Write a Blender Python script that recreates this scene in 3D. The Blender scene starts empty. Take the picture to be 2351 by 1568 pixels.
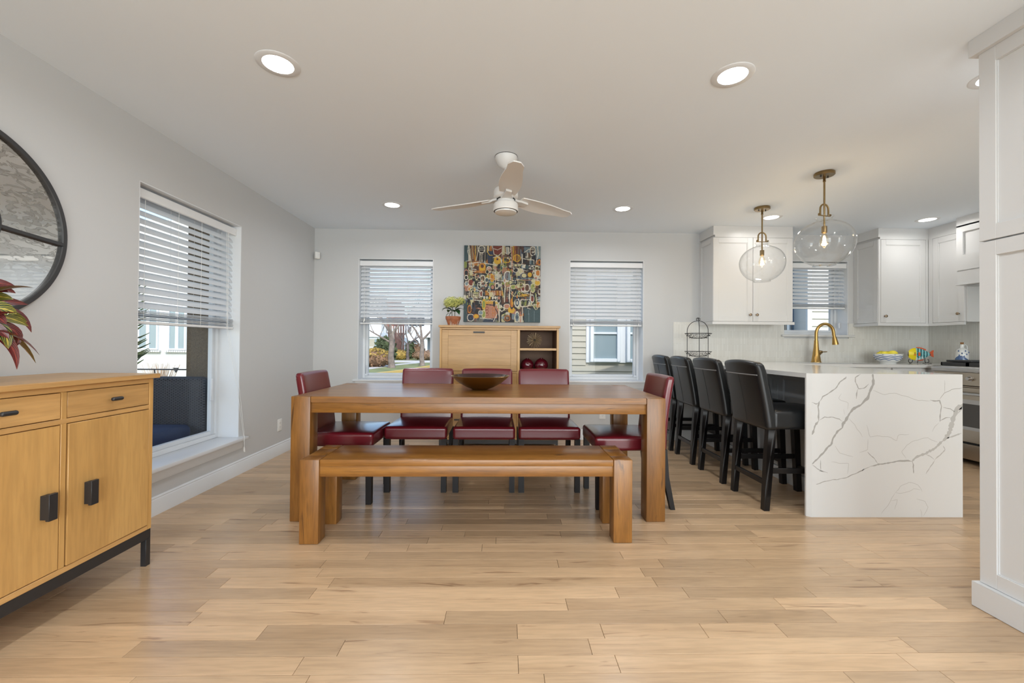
import bpy, bmesh, math, random
import numpy as np
from mathutils import Vector, Matrix, noise
PI = math.pi
random.seed(7)
SC = bpy.context.scene
COL = SC.collection

# ------------------------------------------------------------------ camera
FPX = 960.0
CAM_H = 1.09
yaw = math.atan(18.5/FPX); pitch = math.atan(9/FPX); roll = .0083
fw = Vector((math.sin(yaw)*math.cos(pitch), math.cos(yaw)*math.cos(pitch), math.sin(pitch)))
r0 = Vector((math.cos(yaw), -math.sin(yaw), 0)); u0 = r0.cross(fw)
cr = r0*math.cos(roll)+u0*math.sin(roll); cu = u0*math.cos(roll)-r0*math.sin(roll)
cam_d = bpy.data.cameras.new('camera'); cam = bpy.data.objects.new('camera', cam_d); COL.objects.link(cam)
M = Matrix.Identity(4)
for i in range(3):
    M[i][0] = cr[i]; M[i][1] = cu[i]; M[i][2] = -fw[i]
M[2][3] = CAM_H
cam.matrix_world = M
cam_d.sensor_fit = 'HORIZONTAL'; cam_d.sensor_width = 36; cam_d.lens = FPX/2351*36
cam_d.clip_start = .02; cam_d.clip_end = 400
SC.camera = cam

# ------------------------------------------------------------------ light and exposure
SC.view_settings.view_transform = 'Standard'; SC.view_settings.look = 'None'
SC.view_settings.gamma = 1; SC.view_settings.use_curve_mapping = False
SC.view_settings.exposure = 0.13
CAN_W = 6.5          # one recessed lamp
SKY = 0.36
SUN = 2.3
w = bpy.data.worlds.new('sky'); SC.world = w; w.use_nodes = True
nt = w.node_tree; bg = nt.nodes['Background']
sky = nt.nodes.new('ShaderNodeTexSky'); sky.sky_type = 'NISHITA'; sky.sun_disc = False
sky.sun_elevation = math.radians(42); sky.sun_rotation = math.radians(166); sky.air_density = 1.0; sky.dust_density = 1.5
nt.links.new(sky.outputs[0], bg.inputs[0]); bg.inputs[1].default_value = SKY
sl = bpy.data.lights.new('sun', 'SUN'); sl.energy = SUN; sl.angle = .009; sl.color = (1, .95, .87)
so = bpy.data.objects.new('sun', sl); COL.objects.link(so)
so.rotation_euler = Vector((-.25, 1, -.9)).to_track_quat('-Z', 'Y').to_euler()
dl = bpy.data.lights.new('front_fill', 'AREA'); dl.shape = 'RECTANGLE'; dl.size = 6.6; dl.size_y = 2.1; dl.energy = 215; dl.color = (.80, .915, 1)
do = bpy.data.objects.new('front_fill', dl); COL.objects.link(do); do.location = (1.4, -3.45, 1.2); do.rotation_euler = (-PI/2-math.radians(14), 0, PI)   # large fill light added behind the camera to brighten walls and ceiling
try:
    SC.cycles.use_denoising = True
    SC.cycles.max_bounces = 10; SC.cycles.diffuse_bounces = 6; SC.cycles.glossy_bounces = 4
    SC.cycles.transparent_max_bounces = 24; SC.cycles.transmission_bounces = 6
    SC.cycles.sample_clamp_indirect = 6
    SC.cycles.caustics_reflective = False; SC.cycles.caustics_refractive = False
except Exception:
    pass

# ------------------------------------------------------------------ materials
MATS = {}
def lin(c):
    if isinstance(c, str):
        c = [int(c[i:i+2], 16)/255 for i in (0, 2, 4)]
        c = [v/12.92 if v <= .04045 else ((v+.055)/1.055)**2.4 for v in c]
    return (c[0], c[1], c[2], 1)
def newmat(name):
    m = bpy.data.materials.new(name); m.use_nodes = True; MATS[name] = m
    return m, m.node_tree, m.node_tree.nodes['Principled BSDF']
def mat(name, col, rough=.5, metal=0, coat=0, coat_r=.1, spec=.5, emit=None, es=0, bump=0, bscale=200, var=0, vscale=6):
    m, t, p = newmat(name)
    p.inputs['Base Color'].default_value = lin(col); p.inputs['Roughness'].default_value = rough
    p.inputs['Metallic'].default_value = metal; p.inputs['Coat Weight'].default_value = coat
    p.inputs['Coat Roughness'].default_value = coat_r; p.inputs['Specular IOR Level'].default_value = spec
    if emit is not None:
        p.inputs['Emission Color'].default_value = lin(emit); p.inputs['Emission Strength'].default_value = es
    if bump or var:
        tc = t.nodes.new('ShaderNodeTexCoord')
    if bump:
        n = t.nodes.new('ShaderNodeTexNoise'); n.inputs['Scale'].default_value = bscale; n.inputs['Detail'].default_value = 3
        b = t.nodes.new('ShaderNodeBump'); b.inputs['Strength'].default_value = bump; b.inputs['Distance'].default_value = .002
        t.links.new(tc.outputs['Object'], n.inputs['Vector']); t.links.new(n.outputs['Fac'], b.inputs['Height']); t.links.new(b.outputs[0], p.inputs['Normal'])
    if var:
        n = t.nodes.new('ShaderNodeTexNoise'); n.inputs['Scale'].default_value = vscale; n.inputs['Detail'].default_value = 5
        hs = t.nodes.new('ShaderNodeHueSaturation'); mr = t.nodes.new('ShaderNodeMapRange')
        mr.inputs['From Min'].default_value = .3; mr.inputs['From Max'].default_value = .7
        mr.inputs['To Min'].default_value = 1-var; mr.inputs['To Max'].default_value = 1+var
        t.links.new(tc.outputs['Object'], n.inputs['Vector']); t.links.new(n.outputs['Fac'], mr.inputs['Value'])
        t.links.new(mr.outputs[0], hs.inputs['Value']); hs.inputs['Color'].default_value = lin(col); t.links.new(hs.outputs[0], p.inputs['Base Color'])
    return m
def wood(name, ca, cb, dark, axis='x', scale=1.0, rough=.4, coat=.2, knots=.5, stripes=0, figure=1.0, coat_r=.15, tones=None, fg=.82, kt=.66):
    """grain runs along axis; per-piece attribute 'rnd' shifts the pattern and tone"""
    m, t, p = newmat(name); L = t.links.new; N = t.nodes.new
    tc = N('ShaderNodeTexCoord'); at = N('ShaderNodeAttribute'); at.attribute_name = 'rnd'
    add = N('ShaderNodeVectorMath'); add.operation = 'ADD'
    sc = N('ShaderNodeVectorMath'); sc.operation = 'SCALE'; sc.inputs['Scale'].default_value = 37.0
    L(at.outputs['Color'], sc.inputs[0]); L(tc.outputs['Object'], add.inputs[0]); L(sc.outputs[0], add.inputs[1])
    mp = N('ShaderNodeMapping'); a = .09; s = [1, 1, 1]; s['xyz'.index(axis)] = a
    mp.inputs['Scale'].default_value = [v*scale for v in s]; L(add.outputs[0], mp.inputs['Vector'])
    n1 = N('ShaderNodeTexNoise'); n1.inputs['Scale'].default_value = 7; n1.inputs['Detail'].default_value = 6; n1.inputs['Distortion'].default_value = 1.2*figure
    n2 = N('ShaderNodeTexNoise'); n2.inputs['Scale'].default_value = 90; n2.inputs['Detail'].default_value = 4
    n3 = N('ShaderNodeTexNoise'); n3.inputs['Scale'].default_value = 16; n3.inputs['Detail'].default_value = 4; n3.inputs['Distortion'].default_value = 2
    for n in (n1, n2, n3): L(mp.outputs[0], n.inputs['Vector'])
    r1 = N('ShaderNodeValToRGB'); e = r1.color_ramp.elements
    e[0].position = .3; e[0].color = lin(cb); e[1].position = .72; e[1].color = lin(ca)
    L(n1.outputs['Fac'], r1.inputs[0])
    mx = N('ShaderNodeMix'); mx.data_type = 'RGBA'; mx.blend_type = 'MULTIPLY'
    mr = N('ShaderNodeMapRange'); mr.inputs['From Min'].default_value = .35; mr.inputs['From Max'].default_value = .6; mr.inputs['To Min'].default_value = fg; mr.inputs['To Max'].default_value = 1.04
    L(n2.outputs['Fac'], mr.inputs['Value']); mx.inputs['Factor'].default_value = 1.0
    L(r1.outputs[0], mx.inputs['A']); L(mr.outputs[0], mx.inputs['B'])
    # dark mineral streaks
    mr2 = N('ShaderNodeMapRange'); mr2.inputs['From Min'].default_value = kt; mr2.inputs['From Max'].default_value = kt+.08; mr2.inputs['To Max'].default_value = knots
    L(n3.outputs['Fac'], mr2.inputs['Value'])
    mx2 = N('ShaderNodeMix'); mx2.data_type = 'RGBA'; L(mr2.outputs[0], mx2.inputs['Factor']); L(mx.outputs['Result'], mx2.inputs['A']); mx2.inputs['B'].default_value = lin(dark)
    # tone per piece
    hs = N('ShaderNodeHueSaturation'); mr3 = N('ShaderNodeMapRange'); tn = tones or (.93, 1.07)
    mr3.inputs['To Min'].default_value = tn[0]; mr3.inputs['To Max'].default_value = tn[1]
    sp = N('ShaderNodeSeparateXYZ'); L(at.outputs['Color'], sp.inputs[0]); L(sp.outputs['X'], mr3.inputs['Value'])
    L(mr3.outputs[0], hs.inputs['Value']); L(mx2.outputs['Result'], hs.inputs['Color']); L(hs.outputs[0], p.inputs['Base Color'])
    p.inputs['Roughness'].default_value = rough; p.inputs['Coat Weight'].default_value = coat; p.inputs['Coat Roughness'].default_value = coat_r
    b = N('ShaderNodeBump'); b.inputs['Strength'].default_value = .12; b.inputs['Distance'].default_value = .001
    L(n2.outputs['Fac'], b.inputs['Height']); L(b.outputs[0], p.inputs['Normal'])
    return m
def thin_glass(name, tint=(1, 1, 1), ior=1.45, rough=0.0, extra=0.0):
    m, t, p = newmat(name); N = t.nodes.new; L = t.links.new; t.nodes.remove(p)
    tr = N('ShaderNodeBsdfTransparent'); tr.inputs[0].default_value = (*tint, 1)
    gl = N('ShaderNodeBsdfGlossy'); gl.inputs['Roughness'].default_value = rough
    fr = N('ShaderNodeFresnel'); ge = N('ShaderNodeNewGeometry'); io = N('ShaderNodeMapRange')   # same reflectance from both faces of the thin sheet
    io.inputs['To Min'].default_value = ior; io.inputs['To Max'].default_value = 1/ior; L(ge.outputs['Backfacing'], io.inputs['Value']); L(io.outputs[0], fr.inputs['IOR'])
    mx = N('ShaderNodeMixShader'); out = t.nodes['Material Output']
    if extra:
        ad = N('ShaderNodeMath'); ad.operation = 'ADD'; ad.inputs[1].default_value = extra; L(fr.outputs[0], ad.inputs[0]); L(ad.outputs[0], mx.inputs[0])
    else: L(fr.outputs[0], mx.inputs[0])
    L(tr.outputs[0], mx.inputs[1]); L(gl.outputs[0], mx.inputs[2]); L(mx.outputs[0], out.inputs[0])
    return m
def attr_mat(name, rough=.5, coat=0, attr='Col', bump=0):
    m, t, p = newmat(name); a = t.nodes.new('ShaderNodeAttribute'); a.attribute_name = attr
    t.links.new(a.outputs['Color'], p.inputs['Base Color']); p.inputs['Roughness'].default_value = rough; p.inputs['Coat Weight'].default_value = coat
    return m

mat('wall', (.585, .592, .595), .75, bump=.06, bscale=260)
mat('ceiling', (.82, .885, .95), .8)
mat('trim', (.74, .76, .78), .35)
mat('cab_white', (.66, .665, .665), .32)
mat('cab_grey', (.48, .49, .50), .3)
mat('blind_rail', (.82, .83, .84), .4)
mat('plastic', (.82, .82, .80), .35)
mat('dark_slot', (.02, .02, .02), .6)
mat('subfloor', (.16, .10, .06), .8)
wood('maple', (.61, .42, .252), (.485, .322, .186), (.16, .07, .03), 'x', 1.0, fg=.90, kt=.635, rough=.36, coat=.35, knots=.65, coat_r=.22, tones=(.80, 1.12))
wood('oak_x', (.335, .148, .030), (.185, .073, .014), (.045, .018, .007), 'x', 1.3, kt=.63, rough=.36, coat=.25, knots=.75, coat_r=.2)
wood('oak_z', (.30, .130, .026), (.17, .067, .013), (.045, .018, .007), 'z', 1.3, kt=.63, rough=.38, coat=.2, knots=.75, coat_r=.2)
wood('oak_y', (.335, .148, .030), (.185, .073, .014), (.045, .018, .007), 'y', 1.3, kt=.63, rough=.38, coat=.2, knots=.75, coat_r=.2)
wood('honey_z', (.60, .35, .12), (.50, .275, .088), (.28, .12, .04), 'z', .9, fg=.92, rough=.4, coat=.15, knots=.35, figure=1.6)
wood('honey_y', (.57, .33, .125), (.47, .26, .09), (.28, .12, .04), 'y', .9, fg=.92, rough=.4, coat=.15, knots=.3, figure=1.4)
wood('honey_x', (.55, .32, .12), (.46, .255, .085), (.28, .12, .04), 'x', .9, fg=.92, rough=.4, coat=.15, knots=.3, figure=1.4)
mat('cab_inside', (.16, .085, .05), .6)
mat('black_metal', (.022, .021, .022), .42)
mat('iron', (.035, .035, .037), .45)
mat('espresso', (.010, .008, .008), .4, spec=.3)
mat('stool_wood', (.008, .007, .007), .35, spec=.35)
mat('red_leather', (.125, .006, .012), .30, spec=.45, coat=.5, coat_r=.14, bump=.12, bscale=160)
mat('black_leather', (.009, .010, .011), .36, spec=.4, coat=.25, coat_r=.25, bump=.10, bscale=160)
mat('stitch', (.30, .30, .30), .6)
mat('quartz', (.67, .67, .66), .16, coat=.3, coat_r=.05)
mat('vein', (.38, .37, .35), .2)
mat('vein_pale', (.46, .45, .43), .2)
mat('steel', (.55, .54, .53), .28, metal=1)
mat('steel_warm', (.50, .44, .36), .3, metal=1)
mat('oven_glass', (.05, .045, .04), .08, coat=.5)
mat('brass', (.50, .32, .11), .3, metal=1)
mat('aged_brass', (.30, .21, .10), .32, metal=1)
mat('nickel_knob', (.35, .27, .19), .3, metal=1)
mat('fan_white', (.74, .735, .72), .4)
thin_glass('window_glass', (.97, .985, .985), 1.22)
thin_glass('globe_glass', (.992, .994, .994), 1.45, 0.0, .0)
mat('bulb_on', (1, .8, .5), .5, emit=(1, .72, .38), es=22)
thin_glass('bulb_glass', (1, .93, .8), 1.4)
mat('can_lens', (1, 1, 1), .5, emit=(1, .97, .92), es=7)
mat('can_baffle', (.86, .86, .85), .5)
mat('terracotta', (.36, .13, .06), .8, bump=.3, bscale=60, var=.25, vscale=30)
mat('drip', (.66, .60, .53), .8)
mat('soil', (.04, .03, .02), .9)
mat('leaf_green', (.022, .075, .022), .38, coat=.2, var=.3, vscale=25)
mat('stem', (.06, .07, .03), .6)
mat('floret', (.55, .56, .16), .6, var=.3, vscale=60)
mat('spike_gold', (.42, .31, .18), .35, metal=.3)
mat('spike_core', (.03, .03, .03), .4)
mat('vase_red', (.09, .003, .012), .1, coat=.9, coat_r=.04)
mat('bowl_out', (.34, .22, .09), .28, metal=1)
mat('bowl_in', (.045, .016, .012), .12, metal=.3, coat=.8)
mat('wire', (.015, .013, .012), .45)
mat('ceramic', (.80, .81, .80), .2, coat=.5)
mat('blue_glaze', (.07, .14, .32), .25, coat=.5)
mat('lemon', (.86, .74, .06), .4)
mat('cork', (.33, .17, .07), .8)
attr_mat('fish_paint', .22, .6)
attr_mat('art_paint', .6)
mat('canvas_edge', (.07, .09, .09), .8)
# blinds: thin white slats that let a little light through
m, t, p = newmat('slat')
p.inputs['Base Color'].default_value = (.84, .85, .86, 1); p.inputs['Roughness'].default_value = .4
trn = t.nodes.new('ShaderNodeBsdfTranslucent'); trn.inputs[0].default_value = (.85, .87, .9, 1)
mxs = t.nodes.new('ShaderNodeMixShader'); mxs.inputs[0].default_value = .42
t.links.new(p.outputs[0], mxs.inputs[1]); t.links.new(trn.outputs[0], mxs.inputs[2]); t.links.new(mxs.outputs[0], t.nodes['Material Output'].inputs[0])
# backsplash: narrow upright tiles
m, t, p = newmat('splash')
tc = t.nodes.new('ShaderNodeTexCoord'); mp = t.nodes.new('ShaderNodeMapping'); mp.inputs['Rotation'].default_value = (0, PI/2, 0)
sw = t.nodes.new('ShaderNodeCombineXYZ'); sp = t.nodes.new('ShaderNodeSeparateXYZ'); ad = t.nodes.new('ShaderNodeMath'); ad.operation = 'ADD'
t.links.new(tc.outputs['Object'], sp.inputs[0]); t.links.new(sp.outputs['X'], ad.inputs[0]); t.links.new(sp.outputs['Y'], ad.inputs[1])
t.links.new(sp.outputs['Z'], sw.inputs['X']); t.links.new(ad.outputs[0], sw.inputs['Y'])
br = t.nodes.new('ShaderNodeTexBrick'); br.inputs['Scale'].default_value = 1; br.inputs['Brick Width'].default_value = .15; br.inputs['Row Height'].default_value = .02
br.inputs['Mortar Size'].default_value = .0012; br.inputs['Color1'].default_value = (.76, .755, .72, 1); br.inputs['Color2'].default_value = (.70, .69, .65, 1); br.inputs['Mortar'].default_value = (.62, .61, .57, 1)
t.links.new(sw.outputs[0], br.inputs['Vector']); t.links.new(br.outputs[0], p.inputs['Base Color']); p.inputs['Roughness'].default_value = .25
# mirror with an antiqued silvering
m, t, p = newmat('antique_mirror')
tc = t.nodes.new('ShaderNodeTexCoord'); mp = t.nodes.new('ShaderNodeMapping'); mp.inputs['Scale'].default_value = (1, .6, 1.5)
n = t.nodes.new('ShaderNodeTexNoise'); n.inputs['Scale'].default_value = 26; n.inputs['Detail'].default_value = 5; n.inputs['Distortion'].default_value = 1.1
n2 = t.nodes.new('ShaderNodeTexNoise'); n2.inputs['Scale'].default_value = 60; n2.inputs['Detail'].default_value = 2
r = t.nodes.new('ShaderNodeValToRGB'); e = r.color_ramp.elements; e[0].position = .50; e[0].color = (0, 0, 0, 1); e[1].position = .53; e[1].color = (.9, .9, .9, 1)
e2 = r.color_ramp.elements.new(.56); e2.color = (.45, .45, .45, 1); e3 = r.color_ramp.elements.new(.68); e3.color = (.35, .35, .35, 1)
gz = t.nodes.new('ShaderNodeSeparateXYZ'); mrz = t.nodes.new('ShaderNodeMapRange'); mrz.inputs['From Min'].default_value = -.22; mrz.inputs['From Max'].default_value = -.02; mrz.inputs['To Min'].default_value = .12
t.links.new(tc.outputs['Object'], mp.inputs[0]); t.links.new(mp.outputs[0], n.inputs['Vector']); t.links.new(n.outputs['Fac'], r.inputs[0])
t.links.new(tc.outputs['Object'], gz.inputs[0]); t.links.new(gz.outputs['Z'], mrz.inputs['Value'])
mu = t.nodes.new('ShaderNodeMath'); mu.operation = 'MULTIPLY'; t.links.new(r.outputs[0], mu.inputs[0]); t.links.new(mrz.outputs[0], mu.inputs[1])
mc = t.nodes.new('ShaderNodeMix'); mc.data_type = 'RGBA'; mc.inputs['A'].default_value = (.88, .88, .85, 1); mc.inputs['B'].default_value = (.30, .29, .27, 1)
t.links.new(mu.outputs[0], mc.inputs['Factor']); t.links.new(mc.outputs['Result'], p.inputs['Base Color'])
p.inputs['Metallic'].default_value = 1; mrr = t.nodes.new('ShaderNodeMapRange'); mrr.inputs['To Min'].default_value = .03; mrr.inputs['To Max'].default_value = .35
t.links.new(mu.outputs[0], mrr.inputs['Value']); t.links.new(mrr.outputs[0], p.inputs['Roughness'])
# croton leaves: 'Col' holds (along, across, kind)
m, t, p = newmat('croton')
a = t.nodes.new('ShaderNodeAttribute'); a.attribute_name = 'Col'; sp = t.nodes.new('ShaderNodeSeparateColor'); t.links.new(a.outputs['Color'], sp.inputs[0])
wv = t.nodes.new('ShaderNodeTexWave'); wv.inputs['Scale'].default_value = 2.2; wv.inputs['Distortion'].default_value = 3; wv.inputs['Detail'].default_value = 2
cb = t.nodes.new('ShaderNodeCombineXYZ'); sb = t.nodes.new('ShaderNodeMath'); sb.operation = 'SUBTRACT'; sb.inputs[1].default_value = .5
ab = t.nodes.new('ShaderNodeMath'); ab.operation = 'ABSOLUTE'; s2 = t.nodes.new('ShaderNodeMath'); s2.operation = 'MULTIPLY_ADD'; s2.inputs[1].default_value = -.9
t.links.new(sp.outputs[1], sb.inputs[0]); t.links.new(sb.outputs[0], ab.inputs[0]); t.links.new(ab.outputs[0], s2.inputs[0]); t.links.new(sp.outputs[0], s2.inputs[2])
t.links.new(s2.outputs[0], cb.inputs['X']); t.links.new(cb.outputs[0], wv.inputs['Vector'])
rr = t.nodes.new('ShaderNodeValToRGB'); e = rr.color_ramp.elements; e[0].position = .55; e[0].color = (.02, .045, .012, 1); e[1].position = .95; e[1].color = (.42, .36, .05, 1)
rd = t.nodes.new('ShaderNodeValToRGB'); e = rd.color_ramp.elements; e[0].position = .5; e[0].color = (.055, .008, .010, 1); e[1].position = .95; e[1].color = (.24, .025, .02, 1)
t.links.new(wv.outputs['Fac'], rr.inputs[0]); t.links.new(wv.outputs['Fac'], rd.inputs[0])
mk = t.nodes.new('ShaderNodeMix'); mk.data_type = 'RGBA'; t.links.new(sp.outputs[2], mk.inputs['Factor']); t.links.new(rr.outputs[0], mk.inputs['A']); t.links.new(rd.outputs[0], mk.inputs['B'])
lt = t.nodes.new('ShaderNodeMath'); lt.operation = 'LESS_THAN'; lt.inputs[1].default_value = .06; t.links.new(ab.outputs[0], lt.inputs[0])
mm = t.nodes.new('ShaderNodeMix'); mm.data_type = 'RGBA'; t.links.new(lt.outputs[0], mm.inputs['Factor']); t.links.new(mk.outputs['Result'], mm.inputs['A'])
mb = t.nodes.new('ShaderNodeMix'); mb.data_type = 'RGBA'; mb.inputs['A'].default_value = (.5, .4, .07, 1); mb.inputs['B'].default_value = (.26, .04, .03, 1)
t.links.new(sp.outputs[2], mb.inputs['Factor']); t.links.new(mb.outputs['Result'], mm.inputs['B']); t.links.new(mm.outputs['Result'], p.inputs['Base Color'])
p.inputs['Roughness'].default_value = .35; p.inputs['Coat Weight'].default_value = .3
# outside
mat('stucco_white', (.55, .56, .55), .85, bump=.2, bscale=40)
mat('stucco_brown', (.13, .095, .06), .9, bump=1.0, bscale=220, var=.35, vscale=160)
mat('wicker', (.022, .024, .034), .6)
mat('navy_cushion', (.015, .035, .10), .85, bump=.3, bscale=300)
mat('siding_cream', (.40, .375, .31), .7)
mat('siding_white', (.66, .655, .63), .7)
mat('vinyl_white', (.70, .73, .76), .4)
mat('pane_blue', (.26, .33, .36), .15, coat=.3)
mat('pane_dark', (.05, .06, .07), .15, coat=.3)
mat('shade_blue', (.30, .37, .45), .7)
mat('brick_red', (.26, .12, .09), .9, var=.3, vscale=3)
mat('roof_grey', (.17, .17, .18), .9)
mat('bark', (.19, .155, .135), .95, bump=.6, bscale=14, var=.4, vscale=4)
mat('bark_dark', (.12, .10, .10), .95, var=.4, vscale=4)
mat('grass', (.20, .22, .085), .95, bump=.5, bscale=8, var=.35, vscale=1.2)
mat('asphalt', (.16, .18, .21), .9, var=.1, vscale=3)
mat('concrete', (.52, .50, .47), .9)
mat('kerb_yellow', (.62, .42, .12), .8)
mat('shrub_green', (.06, .08, .035), .9, var=.5, vscale=3)
mat('shrub_gold', (.34, .235, .06), .9, var=.45, vscale=3)
mat('shrub_brown', (.20, .12, .07), .9, var=.4, vscale=4)
mat('twig', (.42, .30, .20), .9)
mat('porch', (.40, .38, .36), .8)

# ------------------------------------------------------------------ mesh helpers
def bm_new(): return bmesh.new()
def box(bm, x0, x1, y0, y1, z0, z1, bev=0, seg=1, M=None):
    vs = [bm.verts.new((x, y, z)) for x in (x0, x1) for y in (y0, y1) for z in (z0, z1)]
    F = [(0, 1, 3, 2), (4, 6, 7, 5), (0, 4, 5, 1), (2, 3, 7, 6), (0, 2, 6, 4), (1, 5, 7, 3)]
    fs = [bm.faces.new([vs[i] for i in f]) for f in F]
    if bev:
        es = set(e for f in fs for e in f.edges)
        r = bmesh.ops.bevel(bm, geom=list(es), offset=bev, segments=seg, profile=.5, affect='EDGES')
        vs = list(set(v for f in r['faces'] for v in f.verts) | set(v for v in vs if v.is_valid))
    if M is not None: bmesh.ops.transform(bm, matrix=M, verts=[v for v in vs if v.is_valid])
    return vs
def hexa(bm, a, b):
    """solid between quad a (4 points) and quad b (4 points)"""
    A = [bm.verts.new(p) for p in a]; B_ = [bm.verts.new(p) for p in b]
    bm.faces.new(A[::-1]); bm.faces.new(B_)
    for i in range(4): bm.faces.new((A[i], A[(i+1) % 4], B_[(i+1) % 4], B_[i]))
def prism(bm, poly, axis, a, b):
    """poly: 2D points in the plane across axis, extruded from a to b"""
    def P(u, v, w):
        return {'x': (w, u, v), 'y': (u, w, v), 'z': (u, v, w)}[axis]
    A = [bm.verts.new(P(u, v, a)) for u, v in poly]; Bv = [bm.verts.new(P(u, v, b)) for u, v in poly]
    n = len(poly)
    bm.faces.new(A); bm.faces.new(Bv[::-1])
    for i in range(n): bm.faces.new((A[i], Bv[i], Bv[(i+1) % n], A[(i+1) % n]))
def lathe(bm, prof, c=(0, 0, 0), seg=32, axis='z', cap=True, sx=1, sy=1):
    rings = []
    for r, z in prof:
        if r < 1e-6: rings.append([bm.verts.new(_ax(c, 0, 0, z, axis))]); continue
        rings.append([bm.verts.new(_ax(c, r*sx*math.cos(2*PI*i/seg), r*sy*math.sin(2*PI*i/seg), z, axis)) for i in range(seg)])
    for A, Bv in zip(rings, rings[1:]):
        if len(A) == 1 and len(Bv) == 1: continue
        for i in range(seg):
            j = (i+1) % seg
            if len(A) == 1: bm.faces.new((A[0], Bv[j], Bv[i]))
            elif len(Bv) == 1: bm.faces.new((A[i], A[j], Bv[0]))
            else: bm.faces.new((A[i], A[j], Bv[j], Bv[i]))
    if cap:
        if len(rings[0]) > 1: bm.faces.new(rings[0][::-1])
        if len(rings[-1]) > 1: bm.faces.new(rings[-1])
def _ax(c, x, y, z, axis):
    if axis == 'z': return (c[0]+x, c[1]+y, c[2]+z)
    if axis == 'x': return (c[0]+z, c[1]+x, c[2]+y)
    return (c[0]+x, c[1]+z, c[2]+y)
def tube(bm, pts, r, seg=8, closed=False):
    pts = [Vector(p) for p in pts]; n = len(pts)
    rs = r if isinstance(r, (list, tuple)) else [r]*n
    rings = []; up = None
    for i, p in enumerate(pts):
        if closed: d = pts[(i+1) % n]-pts[i-1]
        else: d = (pts[min(i+1, n-1)]-pts[max(i-1, 0)])
        d = d.normalized()
        if up is None: up = Vector((0, 0, 1)) if abs(d.z) < .9 else Vector((1, 0, 0))
        s = d.cross(up).normalized(); up = s.cross(d).normalized()
        rings.append([bm.verts.new(p+(s*math.cos(2*PI*k/seg)+up*math.sin(2*PI*k/seg))*rs[i]) for k in range(seg)])
    m = n if closed else n-1
    for i in range(m):
        A, Bv = rings[i], rings[(i+1) % n]
        for k in range(seg):
            l = (k+1) % seg; bm.faces.new((A[k], A[l], Bv[l], Bv[k]))
    if not closed: bm.faces.new(rings[0][::-1]); bm.faces.new(rings[-1])
def cyl(bm, p0, p1, r0, r1=None, seg=16):
    tube(bm, [p0, p1], [r0, r0 if r1 is None else r1], seg)
def rbox(bm, c, h, r, n=3, fn=None, mid=4):
    """rounded box, centre c, half sizes h, radius r; fn deforms the local point"""
    def axis_pts(hh):
        a = [hh-r+r*math.sin(PI/2*k/n) if False else hh-r*(1-k/n) for k in range(n+1)]
        inner = [-(hh-r)+2*(hh-r)*k/mid for k in range(1, mid)]
        return [-v for v in a[::-1]]+inner+a
    X, Y, Z = [axis_pts(v) for v in h]; cache = {}
    def V(p):
        k = tuple(round(v, 6) for v in p)
        if k in cache: return cache[k]
        q = Vector(p); inn = Vector([max(-(h[i]-r), min(h[i]-r, q[i])) for i in range(3)])
        d = q-inn
        # use a tangent-even mapping so the corner is round
        if d.length > 1e-9:
            m_ = max(abs(v) for v in d); e = Vector([math.tan(v/m_*PI/4)*m_ if m_ else 0 for v in d]); d = e.normalized()*r
        q = inn+d
        if fn: q = Vector(fn(*q))
        v = bm.verts.new(q+Vector(c)); cache[k] = v; return v
    for (A, B_, fix, o) in ((X, Y, Z, 2), (Y, Z, X, 0), (Z, X, Y, 1)):
        for s in (0, -1):
            f = fix[s]
            for i in range(len(A)-1):
                for j in range(len(B_)-1):
                    q = []
                    for (a, b) in ((A[i], B_[j]), (A[i+1], B_[j]), (A[i+1], B_[j+1]), (A[i], B_[j+1])):
                        p = [0, 0, 0]; p[o] = f; p[(o+1) % 3] = a; p[(o+2) % 3] = b; q.append(V(p))
                    if s == 0: q = q[::-1]
                    if len(set(q)) == 4:
                        try: bm.faces.new(q)
                        except ValueError: pass
def sweep(bm, path, prof, closed=False):
    """path: 2D points (x,y); prof: list of (out, z); out is to the right of travel"""
    n = len(path); P = [Vector((p[0], p[1])) for p in path]; rings = []
    for i in range(n):
        d0 = (P[i]-P[i-1]).normalized() if (i > 0 or closed) else None
        d1 = (P[(i+1) % n]-P[i]).normalized() if (i < n-1 or closed) else None
        if d0 is None: d0 = d1
        if d1 is None: d1 = d0
        n0 = Vector((d0.y, -d0.x)); n1 = Vector((d1.y, -d1.x)); b = (n0+n1); b = b/ max(.2, b.dot(n0))
        rings.append([bm.verts.new((P[i].x+b.x*o, P[i].y+b.y*o, z)) for o, z in prof])
    k = len(prof)
    for i in range(n if closed else n-1):
        A, Bv = rings[i], rings[(i+1) % n]
        for j in range(k): bm.faces.new((A[j], A[(j+1) % k], Bv[(j+1) % k], Bv[j]))
    if not closed: bm.faces.new(rings[0][::-1]); bm.faces.new(rings[-1])
def obj(name, bm, m=None, parent=None, smooth=True, ang=38, rnd=None, col=None):
    bmesh.ops.recalc_face_normals(bm, faces=bm.faces)
    if smooth:
        ca = math.radians(ang)
        for f in bm.faces: f.smooth = True
        for e in bm.edges:
            if len(e.link_faces) == 2 and e.calc_face_angle(0) > ca: e.smooth = False
    me = bpy.data.meshes.new(name); bm.to_mesh(me); bm.free()
    if m: me.materials.append(MATS[m] if isinstance(m, str) else m)
    if m in WOODS:
        v = rnd if rnd is not None else (random.random(), random.random(), random.random())
        a = me.attributes.new('rnd', 'FLOAT_COLOR', 'POINT')
        a.data.foreach_set('color', list((*v, 1))*len(me.vertices))
    o = bpy.data.objects.new(name, me); COL.objects.link(o)
    if parent: o.parent = parent
    return o
WOODS = {'maple', 'oak_x', 'oak_y', 'oak_z', 'honey_x', 'honey_y', 'honey_z'}
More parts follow.
